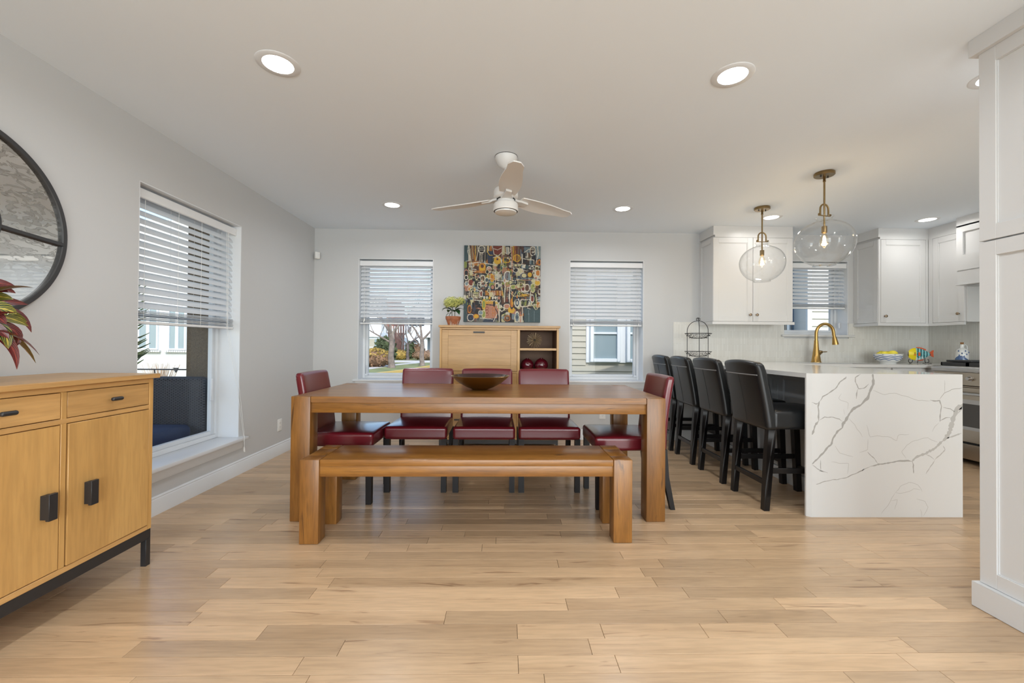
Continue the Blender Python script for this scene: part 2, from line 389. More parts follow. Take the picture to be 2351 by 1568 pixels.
def thing(name, label, cat, loc=(0, 0, 0), rz=0, group=None):
    o = bpy.data.objects.new(name, None); COL.objects.link(o); o.location = loc; o.rotation_euler = (0, 0, rz)
    o.empty_display_size = .1
    return tag(o, label, cat, group)
def tag(o, label=None, cat=None, group=None, kind=None):
    if label: o['label'] = label
    if cat: o['category'] = cat
    if group: o['group'] = group
    if kind: o['kind'] = kind
    return o
def struct(name, bm, m, parent=None, **k):
    o = obj(name, bm, m, parent, **k)
    if not parent: o['kind'] = 'structure'
    return o
def part(name, m, parent, *boxes, bev=0, seg=1, **k):
    bm = bm_new()
    for b in boxes: box(bm, *b, bev=bev, seg=seg)
    return obj(name, bm, m, parent, **k)
def dup(root, loc=None, rz=None, label=None):
    r = root.copy(); COL.objects.link(r)
    if loc is not None: r.location = loc
    if rz is not None: r.rotation_euler = (0, 0, rz)
    if label: r['label'] = label
    for ch in list(root.children):
        c = ch.copy(); COL.objects.link(c); c.parent = r
        for g in list(ch.children):
            d = g.copy(); COL.objects.link(d); d.parent = c
    return r
def new_loc(bm, loc):
    bmesh.ops.translate(bm, vec=loc, verts=bm.verts)

# ------------------------------------------------------------------ the room
XL, YB, ZC = -2.20, 4.87, 2.425
XR = 5.04; YF = -3.4
TH = .26
W1 = (2.55, 3.53, .31, 2.065)                       # left wall window: y0,y1,z0,z1
W2 = (-1.69, -.828, .685, 2.085)                    # back wall, x0,x1,z0,z1
W3 = (.765, 1.635, .685, 2.095)
W4 = (3.30, 4.07, 1.245, 2.12)
def wall_boxes(u0, u1, z0, z1, holes):
    out = []; u = u0
    for (a, b, c, d) in sorted(holes):
        c -= .018
        out.append((u, a, z0, z1)); out.append((a, b, z0, c)); out.append((a, b, d, z1)); u = b
    out.append((u, u1, z0, z1)); return out
bm = bm_new()
for a, b, c, d in wall_boxes(YF-TH, YB+TH, -.05, ZC+.02, [W1]): box(bm, XL-TH, XL, a, b, c, d)
bmesh.ops.remove_doubles(bm, verts=bm.verts, dist=1e-5)
struct('wall_left', bm, 'wall', smooth=False)
bm = bm_new()
for a, b, c, d in wall_boxes(XL, XR, -.05, ZC+.02, [W2, W3, W4]): box(bm, a, b, YB, YB+TH, c, d)
struct('wall_back', bm, 'wall', smooth=False)
bm = bm_new(); box(bm, XR, XR+TH, YF-TH, YB+TH, -.05, ZC+.02)
struct('wall_right', bm, 'wall', smooth=False)
bm = bm_new()
for a, b, c, d in wall_boxes(XL, XR, -.05, ZC+.02, [(-1.9, 4.7, .02, 2.3)]): box(bm, a, b, YF-TH, YF, c, d)
struct('wall_front', bm, 'wall', smooth=False)
bm = bm_new(); box(bm, XL-TH, XR+TH, YF-TH, YB+TH, ZC, ZC+.12)
struct('ceiling', bm, 'ceiling', smooth=False)
bm = bm_new()   # roof over the room, unseen; profile shaped to cast the shadow on the clapboards
prism(bm, [(XL-TH-.3, ZC+.13), (XL-TH-.3, 2.9), (1.0, 2.9), (3.16, 3.60), (XR+.5, 3.60), (XR+.5, ZC+.13)], 'y', YF-TH, YB+TH+.25)
struct('ceiling_shade_roof', bm, 'roof_grey', smooth=False)
# floor of maple strips
bm = bm_new(); box(bm, XL-TH, XR+TH, YF-TH, YB+TH, -.10, -.014)
floor = struct('floor', bm, 'subfloor', smooth=False)
PW = .0826
planks = []
rr_ = random.Random(11)
y = YB-.002
while y > YF:
    x = XL-rr_.random()*.8
    while x < XR:
        L_ = rr_.choice([.35, .5, .7, .9, 1.1, 1.35])*rr_.uniform(.85, 1.15)
        a, b = max(x, XL+.002), min(x+L_, XR-.002)
        if b-a > .02: planks.append((a, b, y-PW, y))
        x += L_
    y -= PW
def plank_score(p):
    cx, cy = (p[0]+p[1])/2, (p[2]+p[3])/2
    if cy < 1.3: return 0
    half = 1.24*cy
    a, b = max(p[0], -half), min(p[1], half)
    if b <= a: return 0
    if cx > 3.0 and cy > 2.6 and cx < 4.0: return 0.0001
    return (b-a)/cy**3
planks.sort(key=plank_score, reverse=True)
def plank_bm(bm, p):
    g = .0007; box(bm, p[0]+g, p[1]-g, p[2]+g, p[3]-g, -.014, 0)
for p in planks[:300]:
    bm = bm_new(); plank_bm(bm, p)
    top = [v for v in bm.verts if v.co.z > -.001]; es = [e for e in bm.edges if e.verts[0] in top and e.verts[1] in top]
    bmesh.ops.bevel(bm, geom=es, offset=.0007, segments=1, affect='EDGES')
    v = rr_.random()
    obj('plank', bm, 'maple', floor, smooth=False, rnd=(v, rr_.random(), rr_.random()))
bm = bm_new(); lay = []
for p in planks[300:]:
    plank_bm(bm, p); c = (rr_.random(), rr_.random(), rr_.random(), 1); lay += list(c)*8
o = obj('remaining_planks', bm, None, floor, smooth=False); o.data.materials.append(MATS['maple'])
a = o.data.attributes.new('rnd', 'FLOAT_COLOR', 'POINT'); a.data.foreach_set('color', lay); o['kind'] = 'stuff'

# baseboards
def base_prof(h=.118):
    return [(0, 0), (.016, 0), (.016, h*.80), (.010, h*.87), (.012, h*.92), (.005, h), (0, h)]
bm = bm_new(); sweep(bm, [(XL, YF), (XL, YB)], [(o_, z) for o_, z in base_prof()]); struct('baseboard_left', bm, 'trim')
bm = bm_new(); sweep(bm, [(XL+.016, YB), (2.27, YB)], base_prof()); struct('baseboard_back', bm, 'trim')

# windows ------------------------------------------------------------
def window(n, axis, hole, wall, out, sash_w=.045, label=None):
    """axis 'x': hole spans x on the back wall (out=+y); axis 'y': hole spans y on the left wall (out=-x)"""
    a, b, z0, z1 = hole
    def R(u0, u1, d0, d1, z0_, z1_):
        d0, d1 = sorted((wall+out*d0, wall+out*d1))
        return (u0, u1, d0, d1, z0_, z1_) if axis == 'x' else (d0, d1, u0, u1, z0_, z1_)
    # white painted reveal lining
    bm = bm_new(); t = .006
    for q in (R(a, a+t, .0005, .17, z0, z1), R(b-t, b, .0005, .17, z0, z1), R(a+t, b-t, .0005, .17, z1-t, z1)): box(bm, *q)
    win = struct('window_%d' % n, bm, 'trim', smooth=False)
    f = .032; d0, d1 = .165, .235
    bm = bm_new()
    for q in (R(a, a+f, d0, d1, z0, z1), R(b-f, b, d0, d1, z0, z1), R(a+f, b-f, d0, d1, z0, z0+f), R(a+f, b-f, d0, d1, z1-f, z1)): box(bm, *q, bev=.002)
    obj('frame', bm, 'trim', win)
    s = sash_w; e0, e1 = .185, .222
    bm = bm_new(); a2, b2, c2, d2 = a+f, b-f, z0+f, z1-f
    for q in (R(a2, a2+s, e0, e1, c2, d2), R(b2-s, b2, e0, e1, c2, d2), R(a2+s, b2-s, e0, e1, c2, c2+s), R(a2+s, b2-s, e0, e1, d2-s, d2)): box(bm, *q, bev=.003)
    obj('sash', bm, 'vinyl_white', win)
    bm = bm_new(); box(bm, *R(a2+s*.8, b2-s*.8, .200, .205, c2+s*.8, d2-s*.8)); obj('pane', bm, 'window_glass', win, smooth=False)
    return win, R
win1, R1 = window(1, 'y', W1, XL, -1, .03)
bm = bm_new(); box(bm, XL-.17, XL+.055, W1[0]-.05, W1[1]+.05, W1[2]-.028, W1[2], bev=.006, seg=2); obj('sill', bm, 'trim', win1)
bm = bm_new(); sweep(bm, [(XL, W1[0]-.03), (XL, W1[1]+.03)], [(0, W1[2]-.10), (.010, W1[2]-.10), (.016, W1[2]-.085), (.018, W1[2]-.05), (.03, W1[2]-.028), (0, W1[2]-.028)]); obj('apron', bm, 'trim', win1)
bm = bm_new(); box(bm, XL-.185, XL-.165, 3.44, 3.465, .62, .80, bev=.004); obj('latch', bm, 'vinyl_white', win1)
for n_, W in ((2, W2), (3, W3)):
    wn, R2 = window(n_, 'x', W, YB, 1, .03)
    bm = bm_new(); box(bm, W[0]-.045, W[1]+.045, YB-.035, YB+.17, W[2]-.022, W[2], bev=.005, seg=2); obj('sill', bm, 'trim', wn)
    bm = bm_new(); sweep(bm, [(W[0]-.02, YB), (W[1]+.02, YB)], [(0, W[2]-.085), (.008, W[2]-.085), (.014, W[2]-.06), (.022, W[2]-.022), (0, W[2]-.022)]); obj('apron', bm, 'trim', wn)
    s = 1 if n_ == 3 else -1; xx = (W[1]-.05) if n_ == 3 else W[0]+.05
    bm = bm_new(); cyl(bm, (xx, YB+.165, W[2]+.05), (xx, YB+.15, W[2]+.16), .006, seg=8); box(bm, xx-.02, xx+.02, YB+.15, YB+.17, W[2]+.03, W[2]+.055, bev=.004); obj('crank_handle', bm, 'vinyl_white', wn)
win4, R4 = window(4, 'x', W4, YB, 1, .03)
bm = bm_new(); box(bm, W4[0]-.04, W4[1]+.06, YB-.035, YB+.17, W4[2]-.025, W4[2], bev=.004); obj('sill', bm, 'quartz', win4)
bm = bm_new(); box(bm, W4[1]-.03, W4[1]-.008, YB+.10, YB+.112, 1.33, 1.40, bev=.004); obj('latch', bm, 'vinyl_white', win4)
# ------------------------------------------------------------------ blinds
def slat_bm(L, wd, tilt, arch=.004):
    """along local x, centred"""
    bm = bm_new(); n = 4; top = []; bot = []
    for i in range(n+1):
        v = -wd/2+wd*i/n; z = arch*(1-(2*v/wd)**2)
        c, s = math.cos(tilt), math.sin(tilt)
        for lst, dz in ((top, .0012), (bot, -.0012)):
            lst.append([bm.verts.new((x, v*c-(z+dz)*s, v*s+(z+dz)*c)) for x in (-L/2, L/2)])
    for i in range(n):
        bm.faces.new((top[i][0], top[i][1], top[i+1][1], top[i+1][0])); bm.faces.new((bot[i][1], bot[i][0], bot[i+1][0], bot[i+1][1]))
    bm.faces.new((top[0][1], top[0][0], bot[0][0], bot[0][1])); bm.faces.new((top[n][0], top[n][1], bot[n][1], bot[n][0]))
    for s in (0, 1):
        for i in range(n): bm.faces.new((top[i][s], top[i+1][s], bot[i+1][s], bot[i][s]) if s == 0 else (top[i+1][s], top[i][s], bot[i][s], bot[i+1][s]))
    return bm
def blind(label, c, rz, L, ztop, zstack, zbot, pitch, tilt, cords, tassels, wd=.050, depth_off=0, val=True):
    """local x along the blind, local +y towards the room"""
    t = thing('venetian_blind', label, 'window blind', (c[0], c[1], 0), rz)
    bm = bm_new(); box(bm, -L/2, L/2, -.024, .024, ztop-.045, ztop, bev=.002); obj('headrail', bm, 'blind_rail', t)
    if val:
        bm = bm_new(); sweep(bm, [(L/2+.004, .030), (-L/2-.004, .030)], [(0, ztop-.062), (.006, ztop-.060), (.009, ztop-.05), (.006, ztop-.04), (.009, ztop-.014), (.005, ztop-.004), (0, ztop-.004)])
        obj('valance', bm, 'blind_rail', t)
    n = int(round((ztop-.06-zstack)/pitch)); first = None
    for i in range(n):
        z = zstack+pitch*(i+.6)
        if first is None: first = obj('slat', slat_bm(L-.006, wd, tilt), 'slat', t)
        else:
            q = first.copy(); COL.objects.link(q); q.parent = t; q.location = (0, 0, 0)
            q.rotation_euler = (0, 0, 0); first_l = q
            q.location.z = z; continue
        first.location.z = z
    m = max(5, int((zstack-zbot-.022)/.0085)); flat = None
    rs = random.Random(int(L*1000))
    for i in range(m):
        z = zbot+.022+(zstack-zbot-.026)*(i+.5)/m
        if flat is None: flat = obj('stacked_slat', slat_bm(L-.006, wd, .0), 'slat', t); q = flat
        else: q = flat.copy(); COL.objects.link(q); q.parent = t
        q.location = (rs.uniform(-.002, .002), rs.uniform(-.004, .004), z); q.rotation_euler = (rs.uniform(-.10, .10), rs.uniform(-.0016, .0016)*(1 if i < m-1 else 0), 0)
    bm = bm_new(); box(bm, -L/2, L/2, -.026, .026, zbot, zbot+.018, bev=.003); obj('bottom_rail', bm, 'blind_rail', t)
    for x in cords:
        bm = bm_new()
        for yy in (-.027, .027): tube(bm, [(x, yy, ztop-.05), (x, yy, zstack), (x+.004, yy*1.1, (zstack+zbot)/2), (x, yy, zbot+.01)], .0011, 5)
        obj('ladder_cord', bm, 'plastic', t)
    for pts in tassels:
        bm = bm_new(); tube(bm, pts, .0013, 5); e = Vector(pts[-1]); q = obj('pull_cord', bm, 'plastic', t)
        bm = bm_new(); lathe(bm, [(.002, 0), (.004, -.006), (.0065, -.03), (.006, -.034), (0, -.035)], tuple(e), 10); obj('tassel', bm, 'plastic', q)
    return t
# left window: local +y must point to +x (room) -> rz=-90deg ; local x -> world -y
def lw(y): return -(y-3.04)
tl = blind('tall white slatted blind half lowered in the left wall window', (XL-.075, 3.04), -PI/2, .955, 2.045, 1.295, 1.205, .0478, -1.0,
      [-.40, -.10, .12, .39], [[(lw(3.43), .032, 2.0), (lw(3.435), .034, 1.2), (lw(3.50), .09, .75), (lw(3.51), .135, .31), (lw(3.51), .137, .225)],
                         [(lw(3.41), .032, 2.0), (lw(3.42), .034, 1.2), (lw(3.49), .085, .70), (lw(3.50), .135, .31), (lw(3.505), .137, .235)]])
bl2 = blind('white slatted blind half lowered in the window left of the painting', ((W2[0]+W2[1])/2, YB+.055), PI, W2[1]-W2[0]-.025, 2.065, 1.40, 1.325, .0437, -.97,
      [-.36, -.13, .10, .34], [[(.375, .034, 2.0), (.372, .036, 1.38)], [(.365, .034, 2.0), (.362, .036, 1.395)]])
bl3 = blind('white slatted blind closed flat in the window right of the painting', ((W3[0]+W3[1])/2, YB+.055), PI, W3[1]-W3[0]-.025, 2.075, 1.40, 1.325, .0437, -1.05,
      [-.36, -.12, .12, .36], [[(-.385, .034, 2.0), (-.383, .036, 1.36)], [(.39, .034, 1.5), (.385, .036, 1.36)]])
bl4 = blind('small white slatted blind in the kitchen window above the sink', ((W4[0]+W4[1])/2, YB+.055), PI, W4[1]-W4[0]-.02, 2.10, 1.62, 1.555, .0437, -.85,
      [-.30, -.24, .02, .28], [], val=True)

# ------------------------------------------------------------------ recessed ceiling lights
def can(x, y, label):
    t = thing('recessed_light', label, 'ceiling light', (x, y, ZC), 0, 'recessed ceiling lights')
    return t
can_proto = None
def cans():
    global can_proto
    pos = [(-1.09, 2.007, 'round recessed light in the ceiling nearest the mirror wall'),
           (1.112, 2.02, 'round recessed light in the ceiling in front of the fan, to its right'),
           (-1.08, 4.01, 'small round recessed light near the window left of the painting'),
           (1.14, 4.02, 'small round recessed light near the window right of the painting'),
           (2.728, 4.22, 'recessed light behind the further glass pendant'),
           (4.36, 4.22, 'recessed light near the corner kitchen cabinets'),
           (2.40, 1.99, 'recessed light half hidden behind the tall white cabinet'),
           (-1.09, 0, 'added recessed fill light over the left of the camera'), (1.11, 0, 'added recessed fill light over the right of the camera'),  # from here on: unseen lamps continuing the grid, added as fill
           (-1.09, -2, 'added recessed fill light behind the camera by the mirror wall'), (1.11, -2, 'added recessed fill light behind the camera, room centre'),
           (3.6, 0.2, 'added recessed fill light in the hidden part of the kitchen'), (3.6, -2, 'added recessed fill light at the far end behind the camera')]
    for i, (x, y, lb) in enumerate(pos):
        if can_proto is None:
            t = thing('recessed_light', lb, 'ceiling light', (x, y, ZC), 0, 'recessed ceiling lights'); can_proto = t
            bm = bm_new(); lathe(bm, [(.066, .0), (.068, -.004), (.094, -.004), (.098, -.001), (.098, .0)], seg=48, cap=False); obj('trim_ring', bm, 'trim', t)
            bm = bm_new(); lathe(bm, [(.066, -.003), (.050, -.0022), (.050, -.0012), (.066, -.001)], seg=48, cap=False); obj('baffle', bm, 'can_lens', t)
            bm = bm_new(); lathe(bm, [(0, -.0030), (.0495, -.0024), (.0495, -.001), (0, -.001)], seg=48, cap=False); obj('lens', bm, 'can_lens', t)
        else: t = dup(can_proto, (x, y, ZC), label=lb)
        l = bpy.data.lights.new('lamp_light', 'AREA'); l.shape = 'DISK'; l.size = .11; l.energy = CAN_W*(1.0 if x < 2.2 else (.32 if y > 4 else 1.2)); l.color = (.91, .95, 1); l.spread = math.radians(165)
        if x > 2.2: l.color = (1, .97, .93)
        lo = bpy.data.objects.new('lamp_light', l); COL.objects.link(lo); lo.location = (x, y, ZC-.006)
cans()

# ------------------------------------------------------------------ ceiling fan
def fan():
    t = thing('ceiling_fan', 'white three-blade ceiling fan over the dining table', 'ceiling fan', (0.005, 2.95, 0))
    bm = bm_new(); lathe(bm, [(.079, ZC), (.079, ZC-.012), (.074, ZC-.03), (.055, ZC-.062), (.026, ZC-.083), (.022, ZC-.085)], seg=40); c = obj('canopy', bm, 'fan_white', t)
    bm = bm_new(); lathe(bm, [(.0805, ZC), (.0805, ZC-.003), (.079, ZC-.003), (.079, ZC)], seg=40, cap=False); obj('gasket', bm, 'dark_slot', c)
    bm = bm_new(); lathe(bm, [(.012, ZC-.08), (.012, 2.20)], seg=16); obj('downrod', bm, 'fan_white', t)
    bm = bm_new(); lathe(bm, [(.02, 2.212), (.05, 2.208), (.078, 2.195), (.086, 2.18), (.086, 2.135), (.080, 2.128), (.066, 2.124)], seg=48); obj('motor_housing', bm, 'fan_white', t)
    bm = bm_new(); lathe(bm, [(.064, 2.126), (.064, 2.117)], seg=40); obj('shadow_gap', bm, 'dark_slot', t)
    bm = bm_new(); lathe(bm, [(.060, 2.119), (.060, 2.100), (.068, 2.097), (.083, 2.090), (.087, 2.080), (.087, 2.052), (.089, 2.050), (.089, 2.040), (.086, 2.036)], seg=48); lk = obj('light_kit', bm, 'fan_white', t)
    bm = bm_new(); lathe(bm, [(.0855, 2.037), (.083, 2.034), (.0, 2.034)], seg=48, cap=False); obj('shadow_ring', bm, 'dark_slot', lk)
    bm = bm_new(); lathe(bm, [(.078, 2.0345), (.076, 2.026), (.05, 2.019), (0, 2.016)], seg=48); obj('light_lens', bm, 'ceramic', lk)
    for a in (-84, 34, 156):
        R = Matrix.Rotation(math.radians(a), 4, 'Z')
        bm = bm_new(); n = 14; top = []; bot = []
        for i in range(n+1):
            u = i/n; x = .115+u*.495
            w_ = .052+.026*math.sin(PI*min(1, u*1.15+.08)) ; w0 = -w_; w1 = w_*.86
            if u > .9: k = math.sqrt(max(0, 1-((u-.9)/.1)**2))*.55+.45; w0 *= k; w1 *= k
            tilt = -math.radians(14-5*u)
            rows = []
            for v in (w0, w0*.35, w1*.35, w1): rows.append((x, v*math.cos(tilt), 2.132+v*math.sin(tilt)-.010*(abs(v)/.07)**2-.008*u))
            top.append([bm.verts.new((p[0], p[1], p[2]+.004)) for p in rows]); bot.append([bm.verts.new((p[0], p[1], p[2]-.003)) for p in rows])
        for i in range(n):
            for j in range(3):
                bm.faces.new((top[i][j], top[i+1][j], top[i+1][j+1], top[i][j+1])); bm.faces.new((bot[i][j+1], bot[i+1][j+1], bot[i+1][j], bot[i][j]))
            bm.faces.new((top[i][0], bot[i][0], bot[i+1][0], top[i+1][0])); bm.faces.new((top[i][3], top[i+1][3], bot[i+1][3], bot[i][3]))
        for i in (0, n):
            for j in range(3): bm.faces.new((top[i][j], top[i][j+1], bot[i][j+1], bot[i][j]))
        bmesh.ops.transform(bm, matrix=R, verts=bm.verts); bl = obj('blade', bm, 'fan_white', t, ang=50)
        bm = bm_new(); prism(bm, [(.055, -.045), (.085, -.03), (.115, -.023), (.185, -.020), (.185, .022), (.115, .024), (.085, .03), (.055, .045)], 'z', 2.112, 2.127)
        es = [e for e in bm.edges]; bmesh.ops.bevel(bm, geom=es, offset=.003, segments=1, affect='EDGES')
        for v in bm.verts: v.co.z -= v.co.y*.20*(1 if v.co.x > .1 else 0)
        bmesh.ops.transform(bm, matrix=R, verts=bm.verts); obj('blade_arm', bm, 'fan_white', t)
fan()

# ------------------------------------------------------------------ glass pendants
def pendant(x, y, rz, label):
    t = thing('pendant_light', label, 'pendant light', (x, y, 0), rz, 'clear glass globe pendants')
    bm = bm_new(); lathe(bm, [(.066, ZC), (.068, ZC-.003), (.068, ZC-.020), (.064, ZC-.024), (.0, ZC-.024)], seg=40); cp = obj('canopy', bm, 'aged_brass', t)
    bm = bm_new()
    for s in (-1, 1): lathe(bm, [(.004, ZC-.024), (.006, ZC-.027), (.005, ZC-.034), (0, ZC-.035)], (s*.035, 0, 0), 10)
    obj('screws', bm, 'black_metal', cp)
    bm = bm_new(); lathe(bm, [(.0085, ZC-.024), (.0085, ZC-.06), (.010, ZC-.062), (.010, ZC-.068), (.0065, ZC-.07), (.0065, 2.015)], seg=16); obj('stem', bm, 'aged_brass', t)
    bm = bm_new()   # inverted U yoke of flat bar
    pts = [(-.040, 0, 2.095), (-.040, 0, 2.140)]+[(-.040*math.cos(a), 0, 2.145+.040*math.sin(a)) for a in [PI*k/10 for k in range(1, 10)]]+[(.040, 0, 2.140), (.040, 0, 2.095)]
    tube(bm, pts, .0065, 8); obj('yoke', bm, 'aged_brass', t)
    bm = bm_new(); box(bm, -.056, .056, -.006, .006, 2.094, 2.100, bev=.001); obj('cross_bar', bm, 'aged_brass', t)
    for s in (-1, 1):
        bm = bm_new(); cyl(bm, (s*.044, 0, 2.106), (s*.056, 0, 2.106), .0035, seg=8); lathe(bm, [(.002, 0), (.0085, .001), (.0085, .008), (.005, .011), (0, .011)], (s*.054, 0, 2.106), 14, axis='x'); obj('thumb_screw', bm, 'aged_brass', t)
    # blown globe: flattened, thick collar at the top and an almost flat bottom
    R_ = .195; prof = [(.062, 2.092), (.060, 2.086), (.050, 2.078), (.046, 2.070), (.052, 2.062)]
    for k in range(1, 20):
        a = PI/2-(PI)*k/20*.94; ca, sa = math.cos(a), math.sin(a)
        r = R_*math.copysign(abs(ca)**.92, ca); z = 1.897+(.160 if sa > 0 else .182)*math.copysign(abs(sa)**.98, sa)
        if r > .055: prof.append((r, z))
    prof += [(.075, 1.7155), (.04, 1.712), (0, 1.711)]
    inner = [(max(0, r-.0022), z+(.0022 if z < 1.9 else -.0015)) for r, z in prof]
    bm = bm_new(); lathe(bm, prof, seg=64, cap=False); lathe(bm, inner, seg=64, cap=False)
    obj('glass_globe', bm, 'globe_glass', t, ang=80)
    bm = bm_new(); lathe(bm, [(.0, 2.018), (.017, 2.016), (.0185, 2.012), (.0185, 1.968), (.015, 1.964), (0, 1.964)], seg=24); obj('socket', bm, 'aged_brass', t)
    bm = bm_new(); lathe(bm, [(.012, 1.966), (.014, 1.955), (.026, 1.925), (.030, 1.905), (.027, 1.885), (.014, 1.868), (0, 1.862)], seg=24); b = obj('bulb', bm, 'bulb_glass', t, ang=80)
    bm = bm_new()
    for k in range(5):
        a = 2*PI*k/5; tube(bm, [(.003*math.cos(a), .003*math.sin(a), 1.945), (.009*math.cos(a), .009*math.sin(a), 1.925), (.005*math.cos(a+.4), .005*math.sin(a+.4), 1.885)], .0010, 5)
    obj('filament', bm, 'bulb_on', b)
    l = bpy.data.lights.new('lamp_light', 'POINT'); l.energy = 3.0; l.color = (1, .75, .45); l.shadow_soft_size = .02
    lo = bpy.data.objects.new('lamp_light', l); COL.objects.link(lo); lo.location = (x, y, 1.90)
pendant(2.432, 3.13, math.radians(14), 'nearer and larger looking clear glass globe pendant on a brass stem')
pendant(2.452, 3.93, math.radians(4), 'further clear glass globe pendant in front of the left wall cabinet')

# ------------------------------------------------------------------ table and bench
def block(name, m, par, x0, x1, y0, y1, z0, z1, bev=.004):
    bm = bm_new(); box(bm, x0, x1, y0, y1, z0, z1, bev=bev, seg=2); return obj(name, bm, m, par)
TX0, TX1, TY0, TY1, TZ = -1.302, 1.012, 2.59, 3.50, .767
t = thing('dining_table', 'long rustic oak dining table with four thick square legs', 'table', ((TX0+TX1)/2, (TY0+TY1)/2, 0))
hx, hy = (TX1-TX0)/2, (TY1-TY0)/2; lw_, ld = .118, .110
for sx in (-1, 1):
    for sy in (-1, 1):
        xs = sorted((sx*hx, sx*(hx-lw_))); ys = sorted((sy*hy, sy*(hy-ld)))
        block('leg', 'oak_z', t, *xs, *ys, .001, TZ, .005)
bm = bm_new()
prism(bm, [(-hx+lw_+.0015, -hy+.003), (hx-lw_-.0015, -hy+.003), (hx-lw_-.0015, -hy+ld), (hx-.003, -hy+ld+.0015), (hx-.003, hy-ld-.0015), (hx-lw_-.0015, hy-ld), (hx-lw_-.0015, hy-.003), (-hx+lw_+.0015, hy-.003), (-hx+lw_+.0015, hy-ld), (-hx+.003, hy-ld-.0015), (-hx+.003, -hy+ld+.0015), (-hx+lw_+.0015, -hy+ld)], 'z', TZ-.038, TZ-.0005)
bmesh.ops.bevel(bm, geom=list(bm.edges), offset=.0025, segments=2, affect='EDGES'); obj('tabletop', bm, 'oak_x', t)
for sy in (-1, 1):
    ys = sorted((sy*(hy-.020), sy*(hy-.048))); block('apron', 'oak_x', t, -hx+lw_-.01, hx-lw_+.01, *ys, TZ-.103, TZ-.0385, .003)
for sx in (-1, 1):
    xs = sorted((sx*(hx-.020), sx*(hx-.048))); block('apron', 'oak_y', t, *xs, -hy+ld-.01, hy-ld+.01, TZ-.103, TZ-.0385, .003)
t.rotation_euler.z = math.radians(-.1)
BX0, BX1, BY0, BY1, BZ = -1.105, .718, 2.305, 2.650, .459
t = thing('dining_bench', 'low rustic oak bench in front of the dining table', 'bench', ((BX0+BX1)/2, (BY0+BY1)/2, 0))
hx, hy = (BX1-BX0)/2, (BY1-BY0)/2; lw_, ld = .104, .092
for sx in (-1, 1):
    for sy in (-1, 1):
        xs = sorted((sx*hx, sx*(hx-lw_))); ys = sorted((sy*hy, sy*(hy-ld)))
        block('leg', 'oak_z', t, *xs, *ys, .001, BZ, .004)
    ys = (-hy+ld+.001, hy-ld-.001); xs = sorted((sx*(hx-.002), sx*(hx-lw_+.0)))
    block('end_piece', 'oak_y', t, *xs, *ys, BZ-.036, BZ-.001, .003)
block('seat_board', 'oak_x', t, -hx+lw_+.002, hx-lw_-.002, -hy+.002, hy-.002, BZ-.036, BZ-.0005, .004)
for sy in (-1, 1):
    ys = sorted((sy*(hy-.014), sy*(hy-.036))); block('apron', 'oak_x', t, -hx+lw_-.005, hx-lw_+.005, *ys, BZ-.096, BZ-.0365, .003)
t.rotation_euler.z = math.radians(.45)

# bowl on the table
bm = bm_new()
out_ = [(0, 0), (.055, .0), (.062, .004), (.10, .018), (.15, .045), (.19, .078), (.212, .100)]; inn = [(.209, .1005), (.186, .081), (.148, .050), (.10, .024), (.05, .010), (0, .008)]
t = thing('bowl', 'wide shallow brass bowl with dark glazed inside on the dining table', 'bowl', (-.17, 3.06, TZ+.001))
lathe(bm, out_+[(.2105, .1015)], seg=64, cap=False); obj('outer_shell', bm, 'bowl_out', t, ang=60)
bm = bm_new(); lathe(bm, [(.2105, .1015)]+inn, seg=64, cap=False); obj('glazed_inside', bm, 'bowl_in', t, ang=60)

# ------------------------------------------------------------------ dining chairs (local +y = the way the sitter faces)
def dining_chair(label):
    t = thing('dining_chair', label, 'chair', group='red leather dining chairs')
    bm = bm_new()
    rbox(bm, (0, 0, .437), (.231, .222, .048), .022, 3, fn=lambda x, y, z: (x*(1-.03*(.22-y)/.44), y, z+(.014*(1-(x/.231)**2)*(1-(y/.222)**2) if z > 0 else 0)), mid=8); st = obj('seat', bm, 'red_leather', t, ang=80)
    bm = bm_new(); h = .464
    tube(bm, [(x_, y_, h) for x_, y_ in ((-.219, .212), (.219, .212))], .0022, 6); tube(bm, [(-.222, .21, .467), (-.216, -.2, .467)], .0022, 6); tube(bm, [(.222, .21, .467), (.216, -.2, .467)], .0022, 6)
    obj('piping', bm, 'red_leather', st)
    def bf(x, y, z):
        u = (z+.25)/.5; lean = -.062*u**1.6; yy = y*(1.0-.18*u)
        return (x*(1-.02*u), yy+lean+.010*(1-(x/.22)**2)*(-1 if y > 0 else -.6)*u, z+(.004*(1-(x/.22)**2) if u > .9 else 0))
    bm = bm_new(); rbox(bm, (0, -.232, .637), (.220, .033, .250), .022, 3, fn=bf, mid=8); bk = obj('backrest', bm, 'red_leather', t, ang=80)
    bm = bm_new()
    for s in (-1, 1): tube(bm, [(s*.216, -.232-.020-.062*((z-.387)/.5)**1.6, z) for z in [.40+.045*k for k in range(11)]], .0018, 6)
    obj('seam', bm, 'red_leather', bk)
    for s in (-1, 1):
        x0, x1 = sorted((s*.229, s*.190)); 
        hexb = lambda x0, x1, y0, y1, z: [(x0, y0, z), (x1, y0, z), (x1, y1, z), (x0, y1, z)]
        bm = bm_new(); i = .004*s; hexa(bm, hexb(x0-(i if s > 0 else 0)+0, x1, .176, .212, 0), hexb(x0, x1, .172, .214, .395))
        obj('leg', bm, 'espresso', t)
        bm = bm_new(); hexa(bm, hexb(x0+.002, x1-.002, -.318, -.288, 0), hexb(x0, x1, -.275, -.238, .22)); hexa(bm, hexb(x0, x1, -.275, -.238, .22), hexb(x0, x1, -.262, -.218, .40)); bmesh.ops.remove_doubles(bm, verts=bm.verts, dist=1e-5)
        obj('leg', bm, 'espresso', t)
    return t
ch = dining_chair('first red chair from the left behind the table, below the left window')
ch.location = (-.647, 3.315, 0); ch.rotation_euler.z = PI
